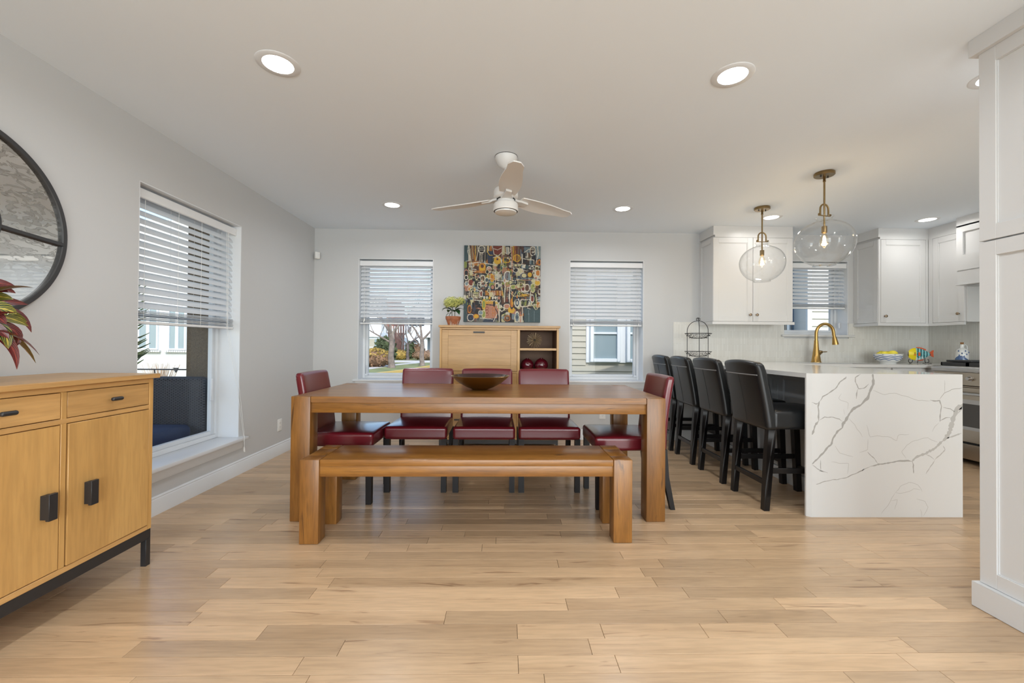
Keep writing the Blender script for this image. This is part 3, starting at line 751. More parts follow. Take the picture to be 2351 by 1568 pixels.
dup(ch, (-.142, 3.315, 0), PI, 'middle red chair behind the table, its back behind the bowl')
dup(ch, (.345, 3.315, 0), PI, 'red chair behind the table in front of the open shelves')
dup(ch, (-1.107, 3.097, 0), -PI/2, 'red chair at the left end of the table, facing right')
dup(ch, (.835, 3.007, 0), PI/2, 'red chair at the right end of the table beside the bar stools')

# ------------------------------------------------------------------ bar stools (face +x)
def stool(label):
    t = thing('bar_stool', label, 'stool', group='black leather bar stools')
    bm = bm_new(); rbox(bm, (.025, 0, .605), (.232, .225, .062), .024, 3, fn=lambda x, y, z: (x, y, z+(.020*(1-(x/.232)**2)*(1-(y/.225)**2) if z > 0 else 0)), mid=8); st = obj('seat', bm, 'black_leather', t, ang=80)
    bm = bm_new(); tube(bm, [(-.18, -.222, .642), (.235, -.222, .642)], .0018, 6); tube(bm, [(-.18, .222, .642), (.235, .222, .642)], .0018, 6); tube(bm, [(.254, -.21, .642), (.254, .21, .642)], .0018, 6); obj('piping', bm, 'black_leather', st)
    H2 = .235
    def bf(x, y, z):
        u = (z+H2)/(2*H2); lean = -.085*u**1.25
        return (x*(1.0-.20*u)+lean-.022*(1-(y/.22)**2)*(.3+.7*u)*1.0+.022, y*(1-.05*u), z-.016*(y/.22)**2*(1 if u > .9 else 0))
    bm = bm_new(); rbox(bm, (-.228, 0, .768), (.041, .222, H2), .030, 4, fn=bf, mid=10); bk = obj('backrest', bm, 'black_leather', t, ang=80)
    def surf(y, z):     # a point on the rear face
        p = bf(-.041, y, z-.768); return (p[0]-.228-.0006, p[1], p[2]+.768)
    bm = bm_new(); tube(bm, [surf(-.206+.412*k/12, .905) for k in range(13)], .0022, 5); tube(bm, [surf(-.206+.412*k/12, .901) for k in range(13)], .0014, 5); obj('stitched_seam', bm, 'stitch', bk)
    bm = bm_new(); tube(bm, [surf(.0, .565+.335*k/10) for k in range(11)], .0016, 5); obj('centre_seam', bm, 'dark_slot', bk)
    hb = lambda x0, x1, y0, y1, z: [(x0, y0, z), (x1, y0, z), (x1, y1, z), (x0, y1, z)]
    for s in (-1, 1):
        y0, y1 = sorted((s*.208, s*.166))
        bm = bm_new(); hexa(bm, hb(-.262, -.226, y0, y1, 0), hb(-.246, -.196, y0, y1, .36)); hexa(bm, hb(-.246, -.196, y0, y1, .36), hb(-.232, -.182, y0, y1, .56)); bmesh.ops.remove_doubles(bm, verts=bm.verts, dist=1e-5); obj('leg', bm, 'stool_wood', t)
        bm = bm_new(); hexa(bm, hb(.226, .262, y0, y1, 0), hb(.196, .242, y0, y1, .56)); obj('leg', bm, 'stool_wood', t)
        yc = (y0+y1)/2
        bm = bm_new(); box(bm, -.242, .238, yc-.009, yc+.009, .245, .280, bev=.002); obj('side_stretcher', bm, 'stool_wood', t)
    bm = bm_new(); box(bm, -.250, -.232, -.17, .17, .165, .200, bev=.002); obj('rear_stretcher', bm, 'stool_wood', t)
    bm = bm_new(); box(bm, .225, .245, -.17, .17, .165, .200, bev=.002); obj('foot_rail', bm, 'stool_wood', t)
    return t
s4 = stool('black leather bar stool nearest the waterfall end of the counter')
s4.location = (2.005, 2.970, 0)
dup(s4, (2.006, 3.513, 0), 0, 'second black leather bar stool from the waterfall end')
dup(s4, (2.010, 4.038, 0), math.radians(-2), 'third black leather bar stool from the waterfall end')
dup(s4, (2.012, 4.56, 0), math.radians(-1), 'furthest black leather bar stool, against the back wall')
# ------------------------------------------------------------------ sideboard (along the left wall, faces +x)
def sideboard():
    XF = -1.73; X0 = -2.178; YE, YS = 2.103, .86; z0, z1 = .177, .912
    t = thing('sideboard', 'honey maple sideboard on black metal legs under the round mirror', 'sideboard', ((XF+X0)/2, (YE+YS)/2, 0))
    off = Vector((-(XF+X0)/2, -(YE+YS)/2, 0))
    def P(name, m, *bx, bev=.0015, par=None, seg=1):
        bm = bm_new()
        for b in bx: box(bm, *b, bev=bev, seg=seg)
        new_loc(bm, off); o = obj(name, bm, m, par or t); return o
    P('top', 'honey_y', (X0, XF+.018, YS-.018, YE+.020, .914, .937), bev=.003)
    st = .021
    P('side_panel', 'honey_z', (X0, XF, YE-.022, YE, z0, .913)); P('side_panel', 'honey_z', (X0, XF, YS, YS+.022, z0, .913))
    P('back_panel', 'honey_z', (X0, X0+.01, YS+.022, YE-.022, z0, .913))
    P('bottom_panel', 'honey_y', (X0+.01, XF, YS+.022, YE-.022, z0, z0+.022)); 
    P('top_rail', 'honey_y', (XF-.02, XF, YS+.022, YE-.022, .892, .9135))
    P('middle_rail', 'honey_y', (XF-.02, XF, YS+.022, YE-.022, .766, .786))
    n = 3; inner0, inner1 = YS+.022, YE-.022; cw = (inner1-inner0-st*(n-1))/n
    for k in range(n):
        b = inner1-k*(cw+st); a = b-cw
        if k < n-1: P('stile', 'honey_z', (XF-.40, XF-.0007, a-st, a, z0+.0225, .8915))
        g = .0025
        d = P('drawer', 'honey_y', (XF-.022, XF-.0015, a+g, b-g, .786+g, .892-g))
        yc = (a+b)/2
        bm = bm_new(); lathe(bm, [(.004, 0), (.004, .012)], (XF, yc, .84), 10, axis='x'); 
        pts = [(XF+.021, yc-.020, .84), (XF+.021, yc+.020, .84)]; tube(bm, pts, .0085, 14)
        lathe(bm, [(.0085, 0), (.0075, .003), (.004, .005), (0, .0055)], (XF+.021, yc+.020, .84), 14, axis='y'); lathe(bm, [(.0085, 0), (.0075, -.003), (.004, -.005), (0, -.0055)], (XF+.021, yc-.020, .84), 14, axis='y')
        new_loc(bm, off); obj('knob', bm, 'black_metal', d)
        dr = P('door', 'honey_z', (XF-.022, XF-.0015+(.004 if k == 0 else 0), a+g+(.003 if k == 0 else 0), b-g, z0+.022+g, .766-g))
        if k == 0: hy = a+.085
        elif k == 1: hy = b-.055
        else: hy = a+.06
        bm = bm_new(); box(bm, XF+.020, XF+.034, hy-.016, hy+.016, .415, .515, bev=.001); box(bm, XF-.002, XF+.022, hy-.014, hy+.014, .420, .510); new_loc(bm, off); obj('door_handle', bm, 'black_metal', dr)
    P('base_frame', 'black_metal', (XF-.028, XF-.002, YS+.01, YE-.001, .130, .1765), (X0+.002, X0+.028, YS+.01, YE-.001, .130, .1765), (X0+.028, XF-.028, YE-.027, YE-.001, .130, .1765), (X0+.028, XF-.028, YS+.01, YS+.036, .130, .1765), bev=.001)
    for xx in (XF-.028, X0+.002):
        for yy in (YE-.027, YS+.01): P('leg', 'black_metal', (xx, xx+.026, yy, yy+.026, 0, .1299), bev=.001)
sideboard()

# ------------------------------------------------------------------ round mirror
def mirror():
    yc, zc, Rr = 1.692, 1.597, .430
    t = thing('round_mirror', 'large round antiqued mirror in a black iron frame with spokes', 'mirror', (XL, yc, zc))
    def ring(r_in, r_out, d0, d1, name, m='iron', par=None):
        bm = bm_new(); lathe(bm, [(r_in, d0), (r_in, d1-.003), (r_in+.003, d1), (r_out-.003, d1), (r_out, d1-.003), (r_out, d0)], (0, 0, 0), 128, axis='x', cap=False); o = obj(name, bm, m, par or t)
        return o
    ring(Rr-.024, Rr, .002, .024, 'outer_frame'); ring(.134, .152, .002, .030, 'inner_ring')
    bm = bm_new(); lathe(bm, [(0, .010), (Rr-.012, .010), (Rr-.012, .006), (0, .006)], (0, 0, 0), 96, axis='x', cap=False)
    g = obj('mirror_glass', bm, None, t); bm = None
    for v in g.data.vertices: pass
    g.data.materials.append(MATS['antique_mirror'])
    for k in range(4):
        a = PI/2*k-.075
        bm = bm_new(); box(bm, .006, .028, .148, Rr-.022, -.0085, .0085, bev=.002)
        bmesh.ops.transform(bm, matrix=Matrix.Rotation(a, 4, 'X'), verts=bm.verts); obj('spoke', bm, 'iron', t)
mirror()

# ------------------------------------------------------------------ croton
def leaf_bm(base, ctrl, tip, wd, kind, up=(0, 0, 1), fold=.25, wob=.0):
    bm = bm_new(); n = 12; rows = []; cols = []
    base, ctrl, tip = Vector(base), Vector(ctrl), Vector(tip); cl = []
    for i in range(n+1):
        u = i/n; p = base*(1-u)**2+ctrl*2*u*(1-u)+tip*u*u; d = (ctrl-base)*(1-u)*2+(tip-ctrl)*2*u
        d.normalize(); s = d.cross(Vector(up)); s = s.normalized() if s.length > 1e-4 else Vector((0, 1, 0)); nn = s.cross(d).normalized()
        w_ = wd*.5*(math.sin(PI*min(1, max(0, (u-.06)/.94))**.85)**.8 if u > .06 else .06)+.0006
        w_ *= 1+wob*math.sin(u*14)
        row = []
        for v in (-1, -.5, 0, .5, 1):
            row.append(bm.verts.new(p+s*v*w_+nn*(abs(v)*w_*fold))); cl.append((u, v*.5+.5, kind, 1))
        rows.append(row)
    for i in range(n):
        for j in range(4): bm.faces.new((rows[i][j], rows[i+1][j], rows[i+1][j+1], rows[i][j+1]))
    return bm, cl
def add_leaf(par, m, name, *a, **k):
    bm, cl = leaf_bm(*a, **k)
    for f in bm.faces: f.smooth = True
    me = bpy.data.meshes.new(name); bm.to_mesh(me); bm.free(); me.materials.append(MATS[m])
    at = me.attributes.new('Col', 'FLOAT_COLOR', 'POINT'); at.data.foreach_set('color', [c for q in cl for c in q])
    o = bpy.data.objects.new(name, me); COL.objects.link(o); o.parent = par
    return o
def croton():
    c = Vector((-1.90, 1.47, .938)); t = thing('croton_plant', 'potted croton with red, green and yellow leaves on the sideboard', 'plant', c)
    bm = bm_new(); lathe(bm, [(.0, 0), (.055, 0), (.078, .12), (.084, .12), (.086, .14), (.076, .14), (.070, .118), (0, .118)], seg=36, cap=False); obj('pot', bm, 'ceramic', t)
    bm = bm_new(); lathe(bm, [(.0, .122), (.071, .1205)], seg=24, cap=False); obj('soil', bm, 'soil', t)
    bm = bm_new()
    for a, h in ((.3, .29), (2.2, .25), (4.2, .27)): tube(bm, [(0, 0, .11), (.012*math.cos(a), .012*math.sin(a), .2), (.03*math.cos(a), .03*math.sin(a), h)], [.007, .006, .004], 8)
    obj('stem', bm, 'stem', t)
    def W(x, y, z): return Vector((x, y, z))-c
    E_ = [ # base, ctrl, tip, width, kind
        ((-1.89, 1.49, 1.26), (-1.87, 1.55, 1.32), (-1.87, 1.635, 1.300), .062, 1),
        ((-1.88, 1.49, 1.22), (-1.85, 1.55, 1.25), (-1.84, 1.65, 1.232), .050, 1),
        ((-1.88, 1.49, 1.20), (-1.83, 1.55, 1.22), (-1.83, 1.64, 1.165), .054, 0),
        ((-1.89, 1.50, 1.19), (-1.84, 1.62, 1.25), (-1.83, 1.655, 1.125), .046, 1),
        ((-1.88, 1.48, 1.17), (-1.82, 1.56, 1.20), (-1.82, 1.635, 1.148), .050, 0),
        ((-1.88, 1.47, 1.16), (-1.80, 1.56, 1.17), (-1.82, 1.570, 1.06), .062, 0),
        ((-1.87, 1.47, 1.17), (-1.80, 1.62, 1.16), (-1.83, 1.605, 1.07), .046, 1),
        ((-1.88, 1.47, 1.14), (-1.80, 1.585, 1.14), (-1.82, 1.600, .985), .044, 1),
        ((-1.87, 1.48, 1.18), (-1.80, 1.52, 1.23), (-1.79, 1.57, 1.19), .075, 0),
        ((-1.87, 1.46, 1.20), (-1.80, 1.50, 1.21), (-1.78, 1.53, 1.15), .07, 1),
        ((-1.88, 1.49, 1.25), (-1.84, 1.56, 1.30), (-1.83, 1.60, 1.27), .04, 1),
        ((-1.88, 1.48, 1.15), (-1.82, 1.53, 1.16), (-1.80, 1.555, 1.10), .06, 1),
        ((-1.88, 1.49, 1.20), (-1.84, 1.53, 1.27), (-1.82, 1.585, 1.245), .065, 0),
        ((-1.90, 1.48, 1.24), (-1.88, 1.50, 1.33), (-1.86, 1.57, 1.27), .08, .6),
        ((-1.89, 1.46, 1.24), (-1.84, 1.49, 1.31), (-1.80, 1.52, 1.24), .085, .4)]
    for q_, (b, k, tp, wd, kd) in enumerate(E_): add_leaf(t, 'croton', 'leaf', W(*b), W(*k), W(*tp), wd*.74, kd, up=(.75, -.5, .55-.25*(q_ % 3)))
    rs = random.Random(5)
    for i in range(22):
        a = rs.uniform(-PI, PI)
        if -.35 < a-PI/2 < .35: a += 1.2
        r = rs.uniform(.12, .21); z = rs.uniform(.13, .30); dz = rs.uniform(-.10, .10)
        if math.cos(a)*r < -.19: r = .17
        add_leaf(t, 'croton', 'leaf', (.01*math.cos(a), .01*math.sin(a), z), (r*.6*math.cos(a), r*.6*math.sin(a), z+.09), (r*math.cos(a), r*math.sin(a), z+dz), rs.uniform(.05, .075), rs.choice([0, 1, .5]))
croton()

# ------------------------------------------------------------------ secretary cabinet on the back wall
def secretary():
    YF_, Y1 = 4.45, 4.852; x0, x1 = -.682, .586; zt = 1.30
    t = thing('secretary_cabinet', 'honey maple cabinet with drop front and open shelves under the painting', 'cabinet', ((x0+x1)/2, (YF_+Y1)/2, 0))
    off = Vector((-(x0+x1)/2, -(YF_+Y1)/2, 0))
    def P(name, m, *bx, bev=.0015, par=None):
        bm = bm_new()
        for b in bx: box(bm, *b, bev=bev)
        new_loc(bm, off); return obj(name, bm, m, par or t)
    zb = .086
    P('top', 'honey_x', (x0-.012, x1+.014, YF_-.012, Y1, zt-.024, zt), bev=.003)
    P('side_panel', 'honey_z', (x0, x0+.022, YF_, Y1, zb, zt-.025)); P('side_panel', 'honey_z', (x1-.022, x1, YF_, Y1, zb, zt-.025))
    xm = .142
    P('divider', 'honey_z', (xm, xm+.028, YF_, Y1-.02, zb+.02, zt-.046))
    P('top_rail', 'honey_x', (x0+.022, x1-.022, YF_, YF_+.3, zt-.046, zt-.0255)); P('bottom_panel', 'honey_x', (x0+.022, x1-.022, YF_, Y1-.02, zb, zb+.022))
    P('back_panel', 'cab_inside', (x0+.022, x1-.022, Y1-.012, Y1, zb, zt-.025))
    P('compartment_lining', 'cab_inside', (xm+.0281, xm+.031, YF_+.02, Y1-.013, zb+.023, zt-.047), (x1-.025, x1-.0221, YF_+.02, Y1-.013, zb+.023, zt-.047), (xm+.031, x1-.025, YF_+.02, Y1-.013, zt-.050, zt-.0465), bev=0)
    for z in (1.062, .80, .44): P('shelf', 'honey_x', (xm+.029, x1-.023, YF_+.006, Y1-.013, z-.024, z))
    # drop front: frame and recessed panel
    a, b, c, d = x0+.024, xm-.002, .815, zt-.049
    df = P('drop_front', 'honey_x', (a, a+.066, YF_-.001, YF_+.019, c, d), (b-.066, b, YF_-.001, YF_+.019, c, d), (a+.066, b-.066, YF_-.001, YF_+.019, d-.062, d), (a+.066, b-.066, YF_-.001, YF_+.019, c, c+.062), bev=.001)
    P('front_panel', 'honey_x', (a+.0665, b-.0665, YF_+.0015, YF_+.012, c+.0625, d-.0625), bev=.0008, par=df)
    hz = d-.024
    P('handle', 'black_metal', (-.325, -.205, YF_-.022, YF_-.012, hz-.008, hz+.008), (-.315, -.305, YF_-.014, YF_, hz-.004, hz+.004), (-.225, -.215, YF_-.014, YF_, hz-.004, hz+.004), par=df)
    P('middle_rail', 'honey_x', (x0+.022, xm, YF_+.0008, YF_+.3, .79, .812))
    for (q0, q1) in ((.455, .788), (.110, .452)):
        m_ = (a+b)/2
        for (u0, u1) in ((a, m_-.002), (m_+.002, b)):
            dd = P('drawer', 'honey_x', (u0, u1, YF_-.001, YF_+.019, q0, q1)); uc = (u0+u1)/2; zc = q1-.03 if q0 > .4 else .30
            P('handle', 'black_metal', (uc-.06, uc+.06, YF_-.022, YF_-.012, zc-.006, zc+.006), (uc-.05, uc-.04, YF_-.014, YF_, zc-.004, zc+.004), (uc+.04, uc+.05, YF_-.014, YF_, zc-.004, zc+.004), par=dd)
    P('base_frame', 'black_metal', (x0+.002, x1-.002, YF_+.002, YF_+.026, .042, .0855), (x0+.002, x1-.002, Y1-.03, Y1-.006, .042, .0855), (x0+.002, x0+.026, YF_+.026, Y1-.03, .042, .0855), (x1-.026, x1-.002, YF_+.026, Y1-.03, .042, .0855), bev=.001)
    for xx in (x0+.002, x1-.026):
        for yy in (YF_+.002, Y1-.030): P('leg', 'black_metal', (xx, xx+.024, yy, yy+.024, 0, .0425), bev=.001)
secretary()
# spiky ball
def spike_ball():
    t = thing('spike_ornament', 'spiky metal starburst ornament on the open shelf', 'ornament', (.338, 4.60, 1.150))
    bm = bm_new(); bmesh.ops.create_icosphere(bm, subdivisions=2, radius=.016); obj('core', bm, 'spike_core', t)
    rs = random.Random(3); n = 84
    for i in range(n):
        z = 1-2*(i+.5)/n; a = i*2.39996; r = math.sqrt(1-z*z); d = Vector((r*math.cos(a), r*math.sin(a), z)); L = .088*rs.uniform(.92, 1.02)
        bm = bm_new(); tube(bm, [d*.012, d*L], [.0010, .0021], 5); obj('spike', bm, 'spike_gold', t)
spike_ball()
for i, (x, y, s, lb) in enumerate([(.258, 4.60, .073, 'left of two round dark red glass vases on the lower shelf'), (.4105, 4.585, .075, 'right of two round dark red glass vases on the lower shelf')]):
    bm = bm_new(); pr = []
    for k in range(0, 25):
        a = -PI/2+PI*k/24*.93; pr.append((s*math.cos(a)*(1.0), s*1.0+s*math.sin(a)))
    pr[0] = (0, .0); pr.insert(1, (s*.35, .0)); pr[2] = (s*.45, s*.10)
    pr = pr[:2]+pr[3:]; r_, z_ = pr[-1]; pr += [(r_*1.15, z_+.006), (r_*.8, z_+.004), (r_*.7, z_-.012)]
    lathe(bm, pr, seg=40, cap=False); o = obj('round_vase', bm, 'vase_red', ang=70); o.location = (x, y, .801)
    tag(o, lb, 'vase', 'round red vases')

# ------------------------------------------------------------------ potted hydrangea on the cabinet
def hydrangea():
    t = thing('potted_hydrangea', 'green hydrangea in a small terracotta pot left of the painting', 'plant', (-.555, 4.56, 1.3005))
    bm = bm_new(); lathe(bm, [(0, 0), (.052, 0), (.056, .003), (.076, .066), (.080, .066), (.083, .098), (.076, .099), (.071, .086), (0, .086)], seg=40, cap=False); pot = obj('pot', bm, 'terracotta', t)
    bm = bm_new(); rs = random.Random(9)
    for k in range(26):
        a = 2*PI*k/26+rs.uniform(-.08, .08); h = rs.uniform(.012, .052); w_ = rs.uniform(.05, .13)
        def q(aa, z, o_): r = (.056+.020*(z/.066)+o_); return (r*math.cos(aa), r*math.sin(aa), z)
        vs = [bm.verts.new(q(a-w_, .002, .0012)), bm.verts.new(q(a+w_, .002, .0012)), bm.verts.new(q(a+w_*.3, h, .0012)), bm.verts.new(q(a-w_*.1, h*1.05, .0012))]
        bm.faces.new(vs)
    obj('white_drips', bm, 'drip', pot)
    bm = bm_new(); lathe(bm, [(0, .088), (.072, .087)], seg=24, cap=False); obj('soil', bm, 'soil', t)
    for pts in ([(-.01, 0, .08), (-.014, 0, .14), (-.005, -.01, .20)], [(.02, 0, .08), (.018, 0, .13), (.03, .01, .21)], [(-.045, -.01, .085), (-.04, -.012, .11), (-.02, -.01, .15)]):
        bm = bm_new(); tube(bm, pts, .0035, 6); obj('stem', bm, 'stem', t)
    for b, k, e, wd in [((-.01, -.01, .16), (-.09, -.03, .21), (-.118, -.03, .150), .075), ((-.005, -.01, .15), (-.05, -.04, .22), (-.125, -.04, .165), .06), ((-.01, -.01, .13), (-.05, -.03, .15), (-.078, -.04, .085), .050),
                        ((.01, -.01, .15), (.04, -.06, .19), (.075, -.08, .112), .085), ((.015, 0, .15), (.09, -.04, .21), (.14, -.04, .155), .075), ((.02, 0, .17), (.08, .0, .26), (.135, .0, .20), .08), ((0, .01, .15), (.03, .06, .19), (.05, .11, .15), .07), ((-.01, .01, .15), (-.05, .06, .2), (-.07, .1, .15), .06)]:
        add_leaf(t, 'leaf_green', 'leaf', b, k, e, wd, 0, fold=.15)
    bm = bm_new(); rs = random.Random(4)
    for cx, cz, cy, rx, rz_, n in ((-.012, .245, -.02, .085, .062, 300), (.075, .268, .02, .048, .040, 100)):
        for i in range(n):
            z = 1-2*(i+.5)/n
            if z < -.75: continue
            a = i*2.39996; r = math.sqrt(1-z*z); d = Vector((r*math.cos(a), r*math.sin(a), z)); p = Vector((cx+d.x*rx, cy+d.y*rx, cz+d.z*rz_))*1+d*rs.uniform(-.012, .008)
            s = d.cross(Vector((0, 0, 1))).normalized() if abs(d.z) < .98 else Vector((1, 0, 0)); u = s.cross(d); ro = rs.uniform(0, PI/2)
            c_ = bm.verts.new(p)
            for k in range(4):
                aa = ro+PI/2*k; e = s*math.cos(aa)+u*math.sin(aa); f_ = s*math.cos(aa+PI/2)+u*math.sin(aa+PI/2); R_ = .0095
                bm.faces.new((c_, bm.verts.new(p+(e*.8-f_*.45)*R_+d*.003), bm.verts.new(p+e*1.25*R_+d*.0045), bm.verts.new(p+(e*.8+f_*.45)*R_+d*.003)))
    h = obj('flower_head', bm, 'floret', t, smooth=False); h['kind'] = 'stuff'
    bm = bm_new(); 
    m1 = Matrix.Translation((-.012, -.02, .245)) @ Matrix.Diagonal((.068, .068, .047, 1)); m2 = Matrix.Translation((.075, .02, .268)) @ Matrix.Diagonal((.040, .040, .032, 1))
    bmesh.ops.create_icosphere(bm, subdivisions=2, radius=1, matrix=m1); bmesh.ops.create_icosphere(bm, subdivisions=2, radius=1, matrix=m2); obj('flower_core', bm, 'leaf_green', t)
hydrangea()

# ------------------------------------------------------------------ abstract painting: strokes rasterised on a fine mesh
def painting():
    N = 240; img = np.zeros((N, N, 3)); S = N/860.0
    yy, xx = np.mgrid[0:N, 0:N]; X = (xx+.5)/S+365; Y = (yy+.5)/S+128
    rs = np.random.RandomState(5)
    def H(h): return np.array(lin(h)[:3])
    cols = dict(w='d9d2c0', k='1b1a20', t='3c5257', o='c47a2c', y='d8ab33', r='7a3526', g='8f9a4a', b='2d3c55', s='7f929b', p='b9826a', c='cfc79a', n='5a3a28')
    cols = {k: H(v) for k, v in cols.items()}
    img[:] = cols['k']
    # ground of small irregular patches
    for i in range(760):
        cx, cy = rs.uniform(365, 1225), rs.uniform(128, 988); w_, h_ = rs.uniform(10, 34), rs.uniform(14, 46)
        if cy < 300: h_ *= 1.8; w_ *= .8
        kk = rs.choice(list('kkkktnrnkbcwpogsnkkwckc'.replace(' ', ''))); m_ = ((X-cx)/w_)**4+((Y-cy)/h_)**4 < 1
        img[m_] = img[m_]*.2+cols[kk]*.8
    def rect(x0, y0, x1, y1, c, a=1): m_ = (X > x0) & (X < x1) & (Y > y0) & (Y < y1); img[m_] = img[m_]*(1-a)+cols[c]*a
    def ell(cx, cy, rx, ry, c, w_=7, fill=None, pw=2.4):
        d = (np.abs((X-cx)/rx)**pw+np.abs((Y-cy)/ry)**pw)**(1/pw)
        if fill: img[d < 1] = cols[fill]
        m_ = np.abs(d-1)*min(rx, ry) < w_/2; img[m_] = cols[c]
    def line(pts, c, w_=7):
        for (ax, ay), (bx, by) in zip(pts, pts[1:]):
            L2 = (bx-ax)**2+(by-ay)**2; t_ = np.clip(((X-ax)*(bx-ax)+(Y-ay)*(by-ay))/max(L2, 1), 0, 1)
            m_ = np.hypot(X-ax-t_*(bx-ax), Y-ay-t_*(by-ay)) < w_/2; img[m_] = cols[c]
    rect(365, 128, 412, 300, 't'); rect(1040, 820, 1226, 990, 't'); rect(1160, 128, 1226, 270, 's', .8); rect(1040, 140, 1110, 200, 's', .7)
    rect(365, 900, 740, 990, 'b', .75); rect(365, 760, 400, 990, 't'); rect(600, 800, 740, 945, 'p'); rect(690, 130, 790, 230, 'r'); rect(900, 140, 1000, 300, 'n', .8)
    rect(500, 130, 620, 300, 'k', .9); rect(630, 190, 690, 260, 'b'); rect(760, 220, 800, 320, 'n'); rect(430, 130, 520, 310, 'n', .6)
    # long hanging loops at the top
    for x0, x1, c in ((420, 440, 'w'), (440, 455, 'r'), (462, 485, 'o'), (485, 495, 'y'), (515, 498, 'w')): line([(x0, 128), (x0+4, 200), (x1, 300)], c, 7)
    line([(412, 128), (405, 200), (430, 290)], 'w', 8)
    ell(560, 170, 34, 38, 'w', 9, 'k'); line([(530, 160), (592, 155)], 'w', 7); line([(530, 180), (592, 178)], 'w', 7)
    for x in (540, 556, 572): line([(x, 208), (x-2, 310)], 'w', 6)
    line([(600, 128), (600, 300)], 'w', 5); line([(630, 128), (628, 200), (650, 235), (680, 235)], 'y', 8); line([(680, 128), (700, 225), (745, 245), (790, 200), (795, 128)], 'w', 7)
    line([(690, 160), (740, 175), (785, 150)], 'w', 6); line([(800, 128), (810, 200), (860, 225), (890, 190), (893, 128)], 'w', 7); line([(845, 150), (850, 215)], 's', 8)
    for x, c in ((915, 'y'), (935, 'o'), (955, 'r'), (985, 'n')): line([(x, 128), (x+2, 290)], c, 9)
    ell(958, 265, 36, 38, 'y', 8); line([(945, 235), (945, 295)], 'y', 6); line([(970, 235), (970, 295)], 'y', 6)
    line([(1040, 200), (1090, 165), (1145, 160)], 'w', 7); ell(1135, 185, 30, 48, 'w', 7); line([(1190, 128), (1200, 220), (1170, 320)], 'w', 8); rect(1140, 230, 1170, 330, 'k'); line([(1020, 270), (1150, 285), (1150, 330)], 'w', 8); line([(1020, 270), (1015, 330)], 'w', 7)
    # yellow head and figures
    ell(740, 290, 36, 40, 'y', 9, 'y'); ell(738, 280, 12, 12, 'o', 5, 'b'); line([(690, 265), (730, 248), (775, 275), (785, 320)], 'w', 8); ell(840, 290, 38, 26, 'y', 8); ell(840, 275, 22, 8, 'k', 5); ell(870, 265, 20, 10, 'w', 5)
    line([(420, 330), (520, 320), (610, 330), (720, 345)], 'w', 9); line([(420, 330), (425, 390), (500, 400)], 'w', 8); ell(570, 380, 36, 50, 'o', 8, 'y'); ell(568, 360, 16, 18, 'r', 5, 'n'); rect(480, 410, 620, 440, 'o', .8); line([(465, 440), (560, 450), (700, 430)], 'k', 10)
    ell(645, 395, 25, 30, 'w', 8, 'p'); ell(435, 395, 20, 16, 's', 6); ell(455, 350, 18, 22, 'w', 6)
    # central totem
    ell(858, 470, 42, 52, 'w', 11, 's'); line([(858, 425), (852, 515)], 'n', 9); line([(840, 430), (838, 510)], 'r', 7); ell(855, 565, 32, 34, 'w', 9, 'p'); line([(840, 590), (838, 740)], 'n', 9); line([(862, 600), (862, 740)], 'k', 8); line([(825, 600), (822, 760)], 'w', 10); line([(880, 600), (880, 760)], 'w', 9); line([(895, 140), (905, 330), (900, 520)], 'p', 11); line([(720, 420), (720, 620)], 'w', 8); line([(740, 520), (810, 525), (920, 520), (990, 500)], 'w', 9)
    line([(795, 128), (790, 250), (785, 400), (740, 450)], 'w', 6)
    for (cx, cy, rx, ry, c, f) in [(445, 545, 30, 40, 'w', 'r'), (395, 560, 18, 22, 'w', 's'), (540, 575, 20, 34, 'w', 'k'), (575, 500, 22, 38, 'w', 'n'), (680, 490, 18, 40, 'y', 'o'), (630, 480, 22, 20, 'g', 'y'), (735, 580, 16, 28, 'w', 'k'), (675, 570, 26, 22, 'g', 'g'), (505, 480, 16, 32, 'c', 'n'), (390, 440, 22, 34, 'p', 'k'), (390, 490, 18, 24, 'w', 'k'),
                                (1030, 600, 22, 38, 'w', 'r'), (1075, 600, 26, 40, 'w', 'n'), (1140, 600, 24, 48, 'c', 'g'), (1190, 540, 30, 30, 'c', 'y'), (945, 400, 28, 24, 'w', 'k'), (1010, 410, 22, 24, 'w', 'o'), (1045, 360, 34, 20, 's', 'w'), (1115, 365, 26, 20, 'w', 'b'), (1180, 380, 18, 24, 'w', 'k'), (1105, 450, 26, 30, 'k', 'y'), (1195, 430, 24, 36, 'w', 'o'), (1040, 460, 30, 26, 'b', 'c'), (1175, 490, 20, 20, 'w', 'p'), (920, 590, 28, 22, 'c', 'g'), (1215, 640, 14, 30, 'w', 'n'), (1210, 310, 14, 28, 'o', 'n')]:
        ell(cx, cy, rx, ry, c, 7, f)
    line([(905, 490), (1000, 500), (1100, 492), (1225, 500)], 's', 8); line([(910, 512), (1100, 510), (1210, 520)], 'p', 8); line([(905, 330), (1010, 335), (1100, 345), (1200, 350)], 'w', 7); rect(985, 655, 1100, 700, 'y', .9); ell(1040, 685, 48, 18, 'n', 5); line([(990, 655), (1100, 660)], 'k', 8)
    line([(455, 640), (455, 720), (540, 715), (545, 640), (500, 622), (455, 640)], 'w', 9); rect(465, 650, 530, 705, 'c', .8); line([(470, 680), (520, 682)], 'k', 7); line([(470, 660), (525, 658)], 'g', 6); ell(560, 670, 14, 36, 'w', 6, 'r')
    rect(600, 635, 800, 690, 'o', .6)
    for x in (620, 650, 685, 710, 740, 770, 800): line([(x, 640), (x+4, 690)], 'w' if x % 20 else 'y', 6)
    for x in (595, 625, 655, 690, 720, 750): ell(x, 715, 14, 24, 'k', 6, 'w' if x != 655 else 'y')
